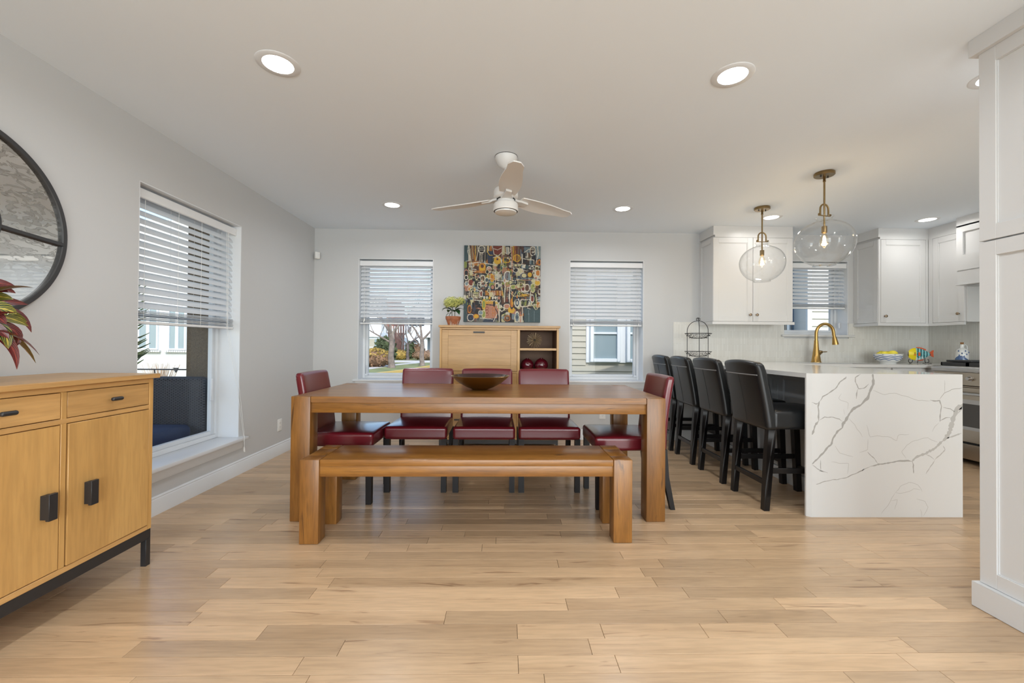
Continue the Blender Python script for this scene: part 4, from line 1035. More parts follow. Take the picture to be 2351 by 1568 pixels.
    line([(470, 740), (600, 755), (760, 745)], 'w', 9); rect(610, 752, 750, 785, 'y', .7); line([(600, 790), (700, 800), (745, 880), (750, 980)], 'k', 9); line([(600, 800), (600, 940)], 'c', 9)
    for k in range(9): ell(625+(k % 3)*38, 835+(k//3)*34, 15, 16, ['r', 'p', 'o'][k % 3], 5)
    ell(430, 845, 18, 40, 'o', 7, 'n'); line([(415, 905), (415, 975)], 'w', 5); ell(445, 940, 36, 38, 'w', 7, 'b'); ell(440, 945, 14, 20, 'k', 5, 'b'); ell(505, 925, 28, 22, 'o', 7, 'y'); ell(590, 790, 18, 50, 'y', 7, 'g'); ell(590, 900, 20, 40, 'c', 7, 'g'); ell(555, 885, 24, 24, 'w', 6, 's'); line([(550, 945), (690, 955)], 'w', 7)
    line([(760, 760), (765, 985)], 'w', 12); line([(700, 980), (740, 900)], 'w', 8); ell(795, 840, 20, 22, 'w', 7, 'k'); ell(850, 810, 34, 26, 'w', 7, 'p'); ell(900, 850, 34, 30, 'y', 8, 'y'); ell(905, 845, 9, 9, 'o', 4, 'o'); ell(855, 945, 30, 28, 'o', 6, 'n'); ell(852, 940, 9, 9, 'w', 4, 'k'); ell(905, 770, 20, 60, 'k', 6, 'o'); ell(965, 770, 26, 46, 'w', 8, 's'); ell(965, 770, 10, 30, 'k', 5, 'w'); ell(965, 930, 22, 58, 'w', 7, 't'); ell(965, 930, 10, 36, 's', 5, 'b'); line([(1000, 870), (1005, 985)], 'p', 9); line([(1025, 820), (1025, 988)], 'w', 9); line([(1040, 830), (1045, 985)], 'k', 7)
    line([(1005, 740), (1005, 810), (1060, 812), (1100, 800), (1108, 730), (1005, 735)], 'w', 9); line([(1040, 740), (1042, 790)], 'k', 8); line([(1075, 740), (1075, 790)], 'k', 8); ell(1022, 770, 10, 26, 'k', 6); line([(1045, 820), (1130, 825), (1180, 850), (1220, 820)], 'k', 9); line([(1120, 770), (1150, 810), (1180, 855), (1215, 780)], 'c', 8); ell(1135, 720, 18, 40, 'w', 6, 'r'); line([(1170, 660), (1180, 770)], 'g', 10); line([(1115, 640), (1112, 780)], 'w', 8); line([(895, 660), (925, 700), (950, 640)], 'c', 8); line([(910, 700), (912, 790)], 'y', 8)
    rect(1055, 845, 1226, 985, 't'); line([(1095, 850), (1098, 980)], 's', 4); line([(1160, 860), (1160, 975)], 's', 4)
    for i in range(150):      # small loops, bars and rungs that fill the picture
        cx, cy = rs.uniform(380, 1215), rs.uniform(330, 800); c = rs.choice(list('wwwwcckkksg')); q_ = rs.randint(4)
        if q_ == 0: ell(cx, cy, rs.uniform(8, 20), rs.uniform(10, 28), c, 5, rs.choice(list('kkntopc')))
        elif q_ == 1:
            for k in range(rs.randint(2, 5)): line([(cx+k*11, cy), (cx+k*11+2, cy+rs.uniform(20, 42))], c, 5)
        elif q_ == 2: line([(cx, cy), (cx+rs.uniform(-6, 6), cy+rs.uniform(30, 70)), (cx+rs.uniform(10, 50), cy+rs.uniform(40, 80))], c, 5)
        else: line([(cx, cy), (cx+rs.uniform(20, 70), cy+rs.uniform(-10, 10))], c, 5)
    nz = rs.uniform(.66, .98, (N, N, 1)); img *= nz
    wsz, x0, z0, yw = .885, -.468, 1.358, YB-.036
    t = thing('painting', 'square abstract painting of crowded loops and shapes between the back windows', 'painting', (x0+wsz/2, YB, z0+wsz/2))
    bm = bm_new(); box(bm, -wsz/2, wsz/2, -.034, -.001, -wsz/2, wsz/2, bev=.0015); obj('canvas', bm, 'canvas_edge', t)
    g = wsz/N; V = []; Fc = []
    co = np.zeros((N+1, N+1, 3)); co[..., 0] = np.linspace(-wsz/2, wsz/2, N+1)[None, :]; co[..., 1] = -.0346; co[..., 2] = np.linspace(wsz/2, -wsz/2, N+1)[:, None]
    me = bpy.data.meshes.new('painted_surface'); idx = np.arange((N+1)*(N+1)).reshape(N+1, N+1)
    q = np.stack([idx[:-1, :-1], idx[1:, :-1], idx[1:, 1:], idx[:-1, 1:]], -1).reshape(-1, 4)
    me.from_pydata(co.reshape(-1, 3).tolist(), [], q.tolist())
    a = me.attributes.new('Col', 'FLOAT_COLOR', 'CORNER'); c4 = np.ones((N*N, 4, 4)); c4[..., :3] = img.reshape(-1, 1, 3); a.data.foreach_set('color', c4.reshape(-1).astype(np.float32))
    me.materials.append(MATS['art_paint']); o = bpy.data.objects.new('painted_surface', me); COL.objects.link(o); o.parent = t
painting()

# small wall fittings
t = thing('motion_sensor', 'small white motion sensor in the corner near the ceiling', 'sensor', (XL+.045, YB-.045, 2.10), math.radians(-135))
bm = bm_new(); rbox(bm, (0, .018, 0), (.028, .018, .040), .009, 3, mid=1); obj('housing', bm, 'plastic', t)
bm = bm_new(); rbox(bm, (0, .037, -.006), (.020, .003, .024), .002, 2, mid=1); obj('lens', bm, 'ceramic', t)
def outlet(label, loc, rz):
    t = thing('wall_outlet', label, 'outlet', loc, rz)
    bm = bm_new(); rbox(bm, (0, .0035, 0), (.036, .0035, .058), .0025, 2, mid=1); obj('cover_plate', bm, 'plastic', t)
    for z in (-.02, .02):
        bm = bm_new(); lathe(bm, [(.0165, .007), (.0165, .0085), (0, .0085)], (0, 0, z), 20, axis='y', cap=False); s = obj('socket', bm, 'plastic', t)
        bm = bm_new(); box(bm, -.0075, -.0055, .0080, .0090, z-.002, z+.006); box(bm, .0055, .0075, .0080, .0090, z-.002, z+.005); box(bm, -.0015, .0015, .0080, .0090, z-.010, z-.006); obj('slots', bm, 'dark_slot', s)
outlet('white outlet low on the left wall between the window and the corner', (XL, 4.16, .29), -PI/2)
outlet('white outlet low on the back wall seen under the table', (1.155, YB, .30), PI)
# ------------------------------------------------------------------ kitchen
def shaker(name, m, par, axis, face, s, u0, u1, z0, z1, st=.058, th=.020, rec=.008, beadw=.007):
    """flat frame with recessed panel. axis: normal axis ('x'/'y'); face: coordinate of the front; s: outward sign"""
    bm = bm_new()
    def b(a, c, d, e, d0, d1, **k):
        q = sorted((face-s*d0, face-s*d1))
        if axis == 'y': box(bm, a, c, q[0], q[1], d, e, **k)
        else: box(bm, q[0], q[1], a, c, d, e, **k)
    b(u0, u0+st, z0, z1, 0, th, bev=.0015); b(u1-st, u1, z0, z1, 0, th, bev=.0015); b(u0+st, u1-st, z0, z0+st, 0, th, bev=.001); b(u0+st, u1-st, z1-st, z1, 0, th, bev=.001)
    b(u0+st, u1-st, z0+st, z1-st, rec, th)
    b(u0+st, u0+st+beadw, z0+st, z1-st, rec*.5, rec*1.1); b(u1-st-beadw, u1-st, z0+st, z1-st, rec*.5, rec*1.1); b(u0+st+beadw, u1-st-beadw, z0+st, z0+st+beadw, rec*.5, rec*1.1); b(u0+st+beadw, u1-st-beadw, z1-st-beadw, z1-st, rec*.5, rec*1.1)
    return obj(name, bm, m, par, smooth=False)
def knob(par, axis, face, s, u, z):
    bm = bm_new(); pr = [(.006, 0), (.005, .010), (.009, .015), (.0145, .020), (.0150, .025), (.012, .029), (0, .030)]
    pr = [(r, s*h) for r, h in pr]; c = (u, face, z) if axis == 'y' else (face, u, z)
    lathe(bm, pr, c, 18, axis=axis, cap=False); return obj('knob', bm, 'nickel_knob', par, ang=60)
CROWN = [(0, 2.325), (.012, 2.325), (.014, 2.338), (.020, 2.345), (.026, 2.365), (.042, 2.388), (.066, 2.404), (.070, 2.412), (.070, ZC-.0005), (0, ZC-.0005)]
UZ0, UZ1 = 1.372, 2.298; UY = 4.54
# left wall cabinet
t = thing('wall_cabinet', 'white two-door wall cabinet left of the kitchen window', 'cabinet', (0, 0, 0))
x0, x1 = 2.290, 3.178
part('body', 'cab_white', t, (x0+.02, x1, UY+.021, YB-.001, UZ0, 2.33), (x0+.02, x1, UY+.0005, UY+.021, 2.30, 2.33), smooth=False)
for i, (a, b) in enumerate(((x0+.004, 2.731), (2.735, x1-.002))):
    d = shaker('door', 'cab_white', t, 'y', UY, -1, a, b, UZ0+.004, UZ1); knob(d, 'y', UY, -1, (b-.035) if i == 0 else (a+.035), UZ0+.075)
shaker('side_panel', 'cab_white', t, 'x', x0, -1, UY+.004, YB-.001, UZ0+.004, UZ1, st=.055)
bm = bm_new(); sweep(bm, [(x0+.003, YB-.001), (x0+.003, UY+.002), (x1, UY+.002)], [(-o_, z) for o_, z in CROWN]); obj('crown_moulding', bm, 'cab_white', t)
bm = bm_new(); sweep(bm, [(x0+.004, YB-.001), (x0+.004, UY+.004), (x1+.012, UY+.004)], [(0, UZ0), (-.006, UZ0), (-.006, UZ0-.030), (.014, UZ0-.030), (.014, UZ0)]); obj('light_rail', bm, 'cab_white', t)
part('under_cabinet_light', 'plastic', t, (2.98, 3.10, UY+.10, UY+.16, UZ0-.018, UZ0-.0005), bev=.003)
# corner wall cabinets right of the window
t = thing('wall_cabinet', 'white single-door wall cabinet right of the kitchen window', 'cabinet', (0, 0, 0))
x0, x1 = 4.135, 4.700
part('body', 'cab_white', t, (x0+.02, XR-.001, UY+.021, YB-.001, UZ0, 2.33), (x0+.02, x1, UY+.0005, UY+.021, 2.30, 2.33), smooth=False)
d = shaker('door', 'cab_white', t, 'y', UY, -1, x0+.030, x1-.03, UZ0+.004, UZ1); knob(d, 'y', UY, -1, x0+.070, UZ0+.075)
part('face_stile', 'cab_white', t, (x0+.004, x0+.027, UY+.002, UY+.022, UZ0+.001, 2.30), (x1-.027, x1, UY+.002, UY+.022, UZ0+.001, 2.30))
shaker('side_panel', 'cab_white', t, 'x', x0, -1, UY+.008, YB-.001, UZ0+.004, UZ1, st=.055)
t2 = thing('wall_cabinet', 'white wall cabinet on the right kitchen wall between the corner and the hood', 'cabinet', (0, 0, 0))
part('body', 'cab_white', t2, (x1+.022, XR-.001, 4.172, UY+.02, UZ0, 2.33), (x1+.0005, x1+.022, 4.172, UY+.001, 2.30, 2.33), smooth=False)
d = shaker('door', 'cab_white', t2, 'x', x1, -1, 4.180, UY-.045, UZ0+.004, UZ1); knob(d, 'x', x1, -1, 4.225, UZ0+.085)
part('face_stile', 'cab_white', t2, (x1+.002, x1+.022, UY-.042, UY, UZ0+.001, 2.30))
bm = bm_new(); sweep(bm, [(x0+.003, YB-.001), (x0+.003, UY+.002), (x1+.002, UY+.002), (x1+.002, 4.172)], [(-o_, z) for o_, z in CROWN]); obj('crown_moulding', bm, 'cab_white', t)
bm = bm_new(); sweep(bm, [(x0+.004, YB-.001), (x0+.004, UY+.004), (x1+.004, UY+.004), (x1+.004, 4.172)], [(0, UZ0), (-.006, UZ0), (-.006, UZ0-.030), (.014, UZ0-.030), (.014, UZ0)]); obj('light_rail', bm, 'cab_white', t)
# hood
t = thing('range_hood', 'white wooden range hood with a mantel shelf', 'range hood', (0, 0, 0))
hy0, hy1, hx = 3.36, 4.168, 4.605
part('chimney', 'cab_white', t, (hx+.02, XR-.001, hy0, hy1, 1.99, 2.40), (hx, hx+.02, hy0, hy0+.06, 1.99, 2.34), (hx, hx+.02, hy1-.06, hy1, 1.99, 2.34), (hx, hx+.02, hy0+.06, hy1-.06, 2.27, 2.34), (hx, hx+.02, hy0+.06, hy1-.06, 1.99, 2.04), smooth=False)
bm = bm_new(); sweep(bm, [(XR-.001, hy1-.001), (hx, hy1-.001), (hx, hy0+.001), (XR-.001, hy0+.001)], [(-(-o_), z) if False else (-o_, z) for o_, z in CROWN]); 
obj('crown_moulding', bm, 'cab_white', t)
bm = bm_new(); sweep(bm, [(4.97, hy1+.0), (hx-.0, hy1+.0), (hx-.0, hy0-.0), (4.97, hy0-.0)], [(-o_, z) for o_, z in [(0, 1.885), (.006, 1.885), (.012, 1.90), (.034, 1.925), (.052, 1.937), (.052, 1.944), (.082, 1.944), (.082, 1.990), (0, 1.990)]]); obj('mantel_shelf', bm, 'cab_white', t)
part('mantel_core', 'cab_white', t, (hx+.002, XR-.001, hy0+.002, hy1-.002, 1.885, 1.989), smooth=False)
part('lower_box', 'cab_white', t, (hx+.005, XR-.001, hy0+.004, hy1-.004, 1.745, 1.885), (hx-.012, XR-.001, hy0-.010, hy1+.0, 1.735, 1.747), bev=.002, smooth=False)
part('liner', 'steel', t, (hx+.05, XR-.05, hy0+.05, hy1-.05, 1.728, 1.734), smooth=False)
# tiles behind the counters
CZ = .925
bm = bm_new(); 
for a, b, c, d in wall_boxes(1.985, XR, CZ, 1.380, [(W4[0], W4[1]+.002, W4[2]-.026, 1.3805)]): box(bm, a, b, YB-.008, YB, c, d)
struct('trim_1', bm, 'splash', smooth=False)
bm = bm_new(); box(bm, XR-.008, XR, 2.4, YB-.008, CZ, 1.40); box(bm, XR-.008, XR, hy0, hy1, 1.40, 1.74); struct('trim_2', bm, 'splash', smooth=False)

# worktop with waterfall end
t = thing('quartz_worktop', 'white veined quartz worktop with a waterfall end facing the camera', 'worktop', (0, 0, 0))
IX0, IX1, IY0, IY1 = 1.967, 2.985, 2.665, 4.225
bm = bm_new()
th = .030; sx0, sx1, sy0, sy1 = 3.22, 3.93, 4.29, 4.64
for q in ((IX0, IX1, IY0+th, IY1), (IX0, sx0, IY1, YB-.009), (sx0, sx1, IY1, sy0), (sx0, sx1, sy1, YB-.009), (sx1, 4.40, IY1, YB-.009), (4.40, XR-.009, 4.168, YB-.009), (4.395, XR-.009, 2.45, 3.372)):
    box(bm, q[0], q[1], q[2], q[3], CZ-th, CZ)
bmesh.ops.remove_doubles(bm, verts=bm.verts, dist=1e-5); obj('counter_slab', bm, 'quartz', t, smooth=False)
bm = bm_new(); prism(bm, [(IX0, IY0+.018), (IX0+.022, IY0), (IX1, IY0), (IX1, IY0+th), (IX0, IY0+th)], 'z', 0, CZ); wf = obj('waterfall_panel', bm, 'quartz', t, smooth=False)
# veins: flat ribbons lying on the panel; coordinates read as fractions of the slab face
def veins():
    px0, px1, py0, py1 = 95, 1441, 150, 1440       # the panel's face in a survey sketch
    def Q(u, v): return (IX0+.022+(u-px0)/(px1-px0)*(IX1-IX0-.022), (1-(v-py0)/(py1-py0))*CZ)
    rs = random.Random(2)
    data = [  # width(mm), points
        (9, 'd', [(640, 150), (642, 240), (615, 300), (590, 370), (530, 430), (460, 470), (420, 530), (370, 600), (370, 640)]),
        (6, 'd', [(370, 640), (325, 670), (290, 730), (265, 790), (210, 850), (165, 900), (100, 965)]),
        (16, 'p', [(1441, 420), (1390, 460), (1360, 540), (1335, 620), (1310, 700), (1265, 750)]), (9, 'p', [(1265, 750), (1200, 810), (1110, 870), (1040, 895), (985, 935)]), (8, 'p', [(1441, 430), (1400, 500)]), 
        (5, 'd', [(985, 935), (880, 933), (800, 945), (690, 965), (620, 980)]), (3, 'd', [(620, 980), (545, 1020), (410, 1085), (320, 1105), (240, 1112), (135, 1145)]), (5, 'd', [(540, 1025), (560, 1005)]), (5, 'd', [(985, 935), (1000, 970), (1000, 1045)]),
        (2.5, 'd', [(595, 850), (650, 910), (685, 960)]), (6, 'p', [(1300, 730), (1360, 705), (1430, 680)]), (4, 'p', [(1265, 795), (1282, 830), (1240, 880), (1190, 920)]), (3, 'p', [(1190, 920), (1170, 960), (1110, 1050)]), (3, 'p', [(1110, 870), (1150, 885), (1180, 920)]),
        (5, 'd', [(165, 400), (152, 450), (158, 530), (155, 575)]), (7, 'd', [(155, 575), (125, 630), (98, 700)]), (4, 'd', [(165, 400), (190, 355), (260, 320), (320, 270), (350, 225), (400, 190), (403, 175)]), (3, 'd', [(95, 412), (135, 424), (165, 405)]), (2.5, 'd', [(165, 570), (210, 543), (290, 548), (340, 560), (365, 582)]),
        (3, 'd', [(605, 245), (560, 275), (510, 285), (485, 220), (487, 185), (530, 150)]), (4, 'd', [(505, 290), (497, 330), (492, 375)]), (3, 'd', [(100, 975), (150, 1010), (175, 1025), (240, 1040)]), (2.5, 'd', [(175, 930), (175, 1025)]), (6, 'd', [(165, 1028), (190, 1028)]),
        (1.6, 'p', [(640, 305), (740, 338), (830, 325), (930, 350), (1040, 385), (1150, 392)]), (4, 'd', [(1150, 385), (1235, 387), (1248, 440), (1242, 500), (1235, 578)]), (2, 'd', [(1235, 378), (1275, 322), (1340, 290), (1441, 270)]), (1.6, 'p', [(1280, 205), (1278, 320)]), (2.5, 'd', [(1265, 450), (1330, 462), (1370, 490)]), (3, 'd', [(1235, 575), (1290, 545), (1330, 540)]), (1.6, 'p', [(1225, 590), (1190, 625), (1170, 670)]),
        (1.4, 'p', [(430, 550), (480, 610), (530, 690), (545, 720)]), (1.4, 'p', [(300, 800), (350, 860), (460, 900)]), (1.4, 'p', [(585, 610), (620, 710), (700, 705), (800, 720), (850, 750), (870, 710), (960, 690)]), (1.4, 'p', [(930, 915), (900, 850), (940, 790), (1020, 745), (1130, 725), (1215, 765)]), (1.4, 'p', [(600, 740), (590, 830), (520, 860)]), (1.4, 'p', [(270, 945), (420, 960), (415, 1050)]),
        (1.4, 'p', [(840, 1220), (880, 1160), (960, 1130), (1040, 1150), (1080, 1210)]), (1.4, 'p', [(830, 1220), (800, 1290), (760, 1350), (715, 1410)]), (1.4, 'p', [(1030, 1270), (1100, 1300), (1130, 1350), (1090, 1430)]), (1.3, 'p', [(840, 1222), (920, 1215), (1000, 1180), (1060, 1200)]), (1.3, 'p', [(800, 1290), (860, 1280), (830, 1370)]), (1.3, 'p', [(1060, 1370), (1075, 1440)]), (1.3, 'p', [(360, 330), (340, 370), (410, 420), (415, 470)]), (1.3, 'p', [(380, 470), (385, 520)])]
    bms = {'d': bm_new(), 'p': bm_new()}
    for wmm, kd, pts in data:
        P_ = [Vector(Q(*p)) for p in pts]; dense = []
        for a, b in zip(P_, P_[1:]):
            n = max(2, int((b-a).length/.010))
            for k in range(n): dense.append(a.lerp(b, k/n))
        dense.append(P_[-1]); bm = bms[kd]; prev = None
        for i, p in enumerate(dense):
            d = (dense[min(i+1, len(dense)-1)]-dense[max(i-1, 0)]).normalized(); nn = Vector((-d.y, d.x))
            taper = min(1, (i+1)/3, (len(dense)-i)/3); jit = (noise.noise(Vector((p.x*26, p.y*26, 1.3)))*.006 if wmm > 1.5 else noise.noise(Vector((p.x*20, p.y*20, 5)))*.010)
            h = wmm*.00088*taper*(rs.uniform(.55, 1.35) if wmm > 2 else 1); h = max(h, .0006); c = p+nn*jit
            c1, c2 = c+nn*h, c-nn*h
            cl = lambda q: (min(max(q.x, IX0+.0225), IX1-.0005), IY0-.0003, min(max(q.y, .001), CZ-.001))
            row = (bm.verts.new(cl(c1)), bm.verts.new(cl(c2)))
            if prev: bm.faces.new((prev[0], prev[1], row[1], row[0]))
            prev = row
    for kd, m in (('d', 'vein'), ('p', 'vein_pale')):
        o = obj('veining', bms[kd], m, wf, smooth=False); o['kind'] = 'stuff'
veins()
# base cabinets
def base_unit(label, x0, x1, y0, y1, m='cab_white', toe=None):
    t = thing('base_cabinet', label, 'cabinet', (0, 0, 0))
    part('body', m, t, (x0, x1, y0, y1, .105, CZ-th-.001), smooth=False)
    return t
t = base_unit('grey panelled base cabinet under the overhang behind the bar stools', 2.3155, 2.93, IY0+th+.001, IY1-.001, 'cab_grey')
n = 4; yy = [IY0+th+.004+(IY1-IY0-th-.01)*k/n for k in range(n+1)]
for k in range(n): shaker('panel', 'cab_grey', t, 'x', 2.295, -1, yy[k]+.002, yy[k+1]-.002, .110, CZ-th-.004, st=.062, th=.0195)
part('plinth', 'cab_white', t, (2.289, 2.3150, IY0+th+.002, IY1, 0, .104), bev=.002)
part('plinth_core', 'cab_white', t, (2.316, 2.90, IY0+th+.01, IY1-.01, 0, .104), smooth=False)
t = base_unit('grey base cabinet under the counter corner by the back wall', 2.3155, 3.04, IY1+.001, YB-.01, 'cab_grey')
shaker('panel', 'cab_grey', t, 'x', 2.295, -1, IY1+.004, YB-.012, .110, CZ-th-.004, st=.062, th=.0195)
part('plinth', 'cab_white', t, (2.289, 2.3150, IY1+.002, YB-.018, 0, .104), bev=.002)
BYF = 4.262
t = thing('base_cabinet', 'white sink base cabinet under the kitchen window', 'cabinet', (0, 0, 0))
part('body', 'cab_white', t, (3.045, 3.20, BYF+.021, YB-.01, .105, CZ-th-.001), (3.95, 3.99, BYF+.021, YB-.01, .105, CZ-th-.001), (3.20, 3.95, BYF+.021, YB-.01, .105, .60), (3.045, 3.99, BYF+.021, BYF+.026, .105, CZ-th-.001), smooth=False)
for a, b in ((3.05, 3.518), (3.522, 3.988)):
    d = shaker('door', 'cab_white', t, 'y', BYF, -1, a, b, .110, CZ-th-.006); knob(d, 'y', BYF, -1, b-.035 if a < 3.3 else a+.035, .78)
t = base_unit('white drawer unit between the sink cabinet and the range corner', 3.992, 4.418, BYF+.021, YB-.01)
for z0_, z1_ in ((.110, .40), (.404, .70), (.704, CZ-th-.006)):
    d = shaker('drawer', 'cab_white', t, 'y', BYF, -1, 4.035, 4.38, z0_, z1_, st=.045); knob(d, 'y', BYF, -1, 4.20, (z0_+z1_)/2)
t = base_unit('white corner base cabinet beside the range', 4.42, XR-.01, 4.170, YB-.01)
t = base_unit('white base cabinet in front of the range, hidden by the tall cabinet', 4.42, XR-.01, 2.45, 3.368)
shaker('door', 'cab_white', t, 'x', 4.40, -1, 2.46, 3.36, .110, CZ-th-.006)
# sink and tap
t = thing('kitchen_sink', 'steel undermount sink below the kitchen window', 'sink', (0, 0, 0))
part('basin', 'steel', t, (sx0-.01, sx0, sy0-.01, sy1+.01, .68, CZ-th-.0005), (sx1, sx1+.01, sy0-.01, sy1+.01, .68, CZ-th-.0005), (sx0, sx1, sy0-.01, sy0, .68, CZ-th-.0005), (sx0, sx1, sy1, sy1+.01, .68, CZ-th-.0005), (sx0-.01, sx1+.01, sy0-.01, sy1+.01, .672, .68), smooth=False)
fx, fy = 3.575, 4.72
t = thing('kitchen_tap', 'brushed gold arched kitchen tap with a side lever', 'tap', (fx, fy, CZ))
bm = bm_new(); lathe(bm, [(.0, 0), (.054, .0), (.054, .004), (.048, .010), (.036, .09), (.026, .17), (.021, .235), (.021, .25), (0, .25)], seg=32, sx=.98, sy=.98); obj('body', bm, 'brass', t)
bm = bm_new(); pts = [(0, 0, .245), (0, 0, .30)]+[(.093-.093*math.cos(a), -.02*math.sin(a/2), .335+.105*math.sin(a)) for a in [PI*k/14 for k in range(0, 14)]]+[(.188, -.02, .315), (.196, -.02, .285)]
tube(bm, pts, .0165, 16); obj('neck', bm, 'brass', t)
bm = bm_new(); tube(bm, [(.195, -.02, .292), (.198, -.02, .275), (.207, -.02, .215), (.208, -.02, .205)], [.0185, .022, .031, .031], 20); obj('spray_head', bm, 'brass', t)
bm = bm_new(); tube(bm, [(.015, 0, .095), (.05, 0, .118), (.066, 0, .120)], [.030, .022, .016], 16); tube(bm, [(.060, 0, .120), (.125, 0, .122)], [.0065, .0055], 10); obj('lever', bm, 'aged_brass', t)
# range
rx, ry0, ry1 = 4.385, 3.376, 4.162
t = thing('range_cooker', 'stainless steel range with knobs and a windowed oven door', 'cooker', (0, 0, 0))
part('body', 'steel_warm', t, (rx+.03, XR-.012, ry0, ry1, .045, .905), smooth=False)
bm = bm_new(); prism(bm, [(rx-.03, .868), (rx-.046, .880), (rx-.050, .900), (rx-.040, .918), (rx-.02, .926), (XR-.012, .926), (XR-.012, .906), (rx+.03, .9055), (rx+.03, .868)], 'y', ry0, ry1); obj('cooktop_bullnose', bm, 'steel', t, ang=50)
bm = bm_new(); prism(bm, [(rx+.002, .740), (rx-.022, .750), (rx-.018, .8675), (rx+.03, .8675), (rx+.03, .740)], 'y', ry0+.002, ry1-.002); obj('control_panel', bm, 'steel_warm', t)
for k in range(6):
    y_ = ry1-.085-.125*k
    bm = bm_new(); lathe(bm, [(.024, 0), (.024, -.008), (.0, -.008)], (rx-.020, y_, .815), 24, axis='x'); lathe(bm, [(.018, -.008), (.017, -.030), (.015, -.036), (0, -.036)], (rx-.020, y_, .815), 24, axis='x'); obj('knob', bm, 'steel', t)
d = part('oven_door', 'steel_warm', t, (rx-.012, rx+.029, ry0+.004, ry1-.004, .215, .728), bev=.003)
part('oven_window', 'steel', d, (rx-.0135, rx-.0122, ry0+.10, ry1-.045, .33, .615), bev=0); part('window_glass', 'oven_glass', d, (rx-.0150, rx-.0137, ry0+.20, ry1-.175, .36, .575))
bm = bm_new(); tube(bm, [(rx-.062, ry0+.03, .672), (rx-.062, ry1-.03, .672)], .0125, 14)
for y_ in (ry0+.06, ry1-.06): cyl(bm, (rx-.062, y_, .672), (rx-.012, y_, .672), .008, seg=10)
obj('door_handle', bm, 'steel', d)
d = part('warming_drawer', 'steel_warm', t, (rx-.010, rx+.029, ry0+.004, ry1-.004, .062, .196), bev=.003)
part('vent_slot', 'dark_slot', t, (rx+.012, rx+.029, ry0+.006, ry1-.006, .1965, .2145), smooth=False)
for y_ in (ry0+.04, ry1-.04):
    for x_ in (rx+.07, XR-.06):
        bm = bm_new(); cyl(bm, (x_, y_, 0), (x_, y_, .046), .016, seg=12); obj('foot', bm, 'black_metal', t)
for k in range(3):
    y_ = ry1-.02-.245*k
    bm = bm_new(); box(bm, rx+.03, XR-.06, y_-.24, y_-.228, .927, .960); box(bm, rx+.03, XR-.06, y_-.012, y_, .927, .960); box(bm, rx+.03, rx+.042, y_-.24, y_, .927, .960); box(bm, XR-.072, XR-.06, y_-.24, y_, .927, .960); box(bm, rx+.25, rx+.262, y_-.23, y_-.01, .940, .960)
    for q in range(4): box(bm, rx+.04, XR-.07, y_-.05-.045*q, y_-.042-.045*q, .945, .960)
    obj('grate', bm, 'iron', t, smooth=False)
# tall cabinet on the right edge
PX, PY1, PY0 = 2.027, 1.745, .90
t = thing('tall_cabinet', 'tall white panelled cabinet with crown at the right edge', 'cabinet', (0, 0, 0))
part('body', 'cab_white', t, (PX+.021, PX+.66, PY0, PY1, 0, 2.40), smooth=False)
shaker('upper_side_panel', 'cab_white', t, 'x', PX, -1, PY0, PY1, 1.549, 2.352, st=.062, rec=.010, beadw=.003)
shaker('lower_side_panel', 'cab_white', t, 'x', PX, -1, PY0, PY1, .105, 1.543, st=.062, rec=.010, beadw=.003)
bm = bm_new(); sweep(bm, [(PX+.66, PY1+.001), (PX-.001, PY1+.001), (PX-.001, PY0)], [(-o_, z) for o_, z in [(-.02, 2.352), (.006, 2.352), (.008, 2.362), (.018, 2.368), (.022, 2.376), (.034, 2.386), (.062, 2.398), (.094, 2.408), (.104, 2.414), (.106, ZC-.0005), (-.02, ZC-.0005)]]); obj('crown_moulding', bm, 'cab_white', t)
part('base_moulding', 'cab_white', t, (PX-.024, PX+.02, PY0, PY1+.012, 0, .104), (PX+.02, PX+.66, PY1+.0005, PY1+.012, 0, .104), bev=.0025)

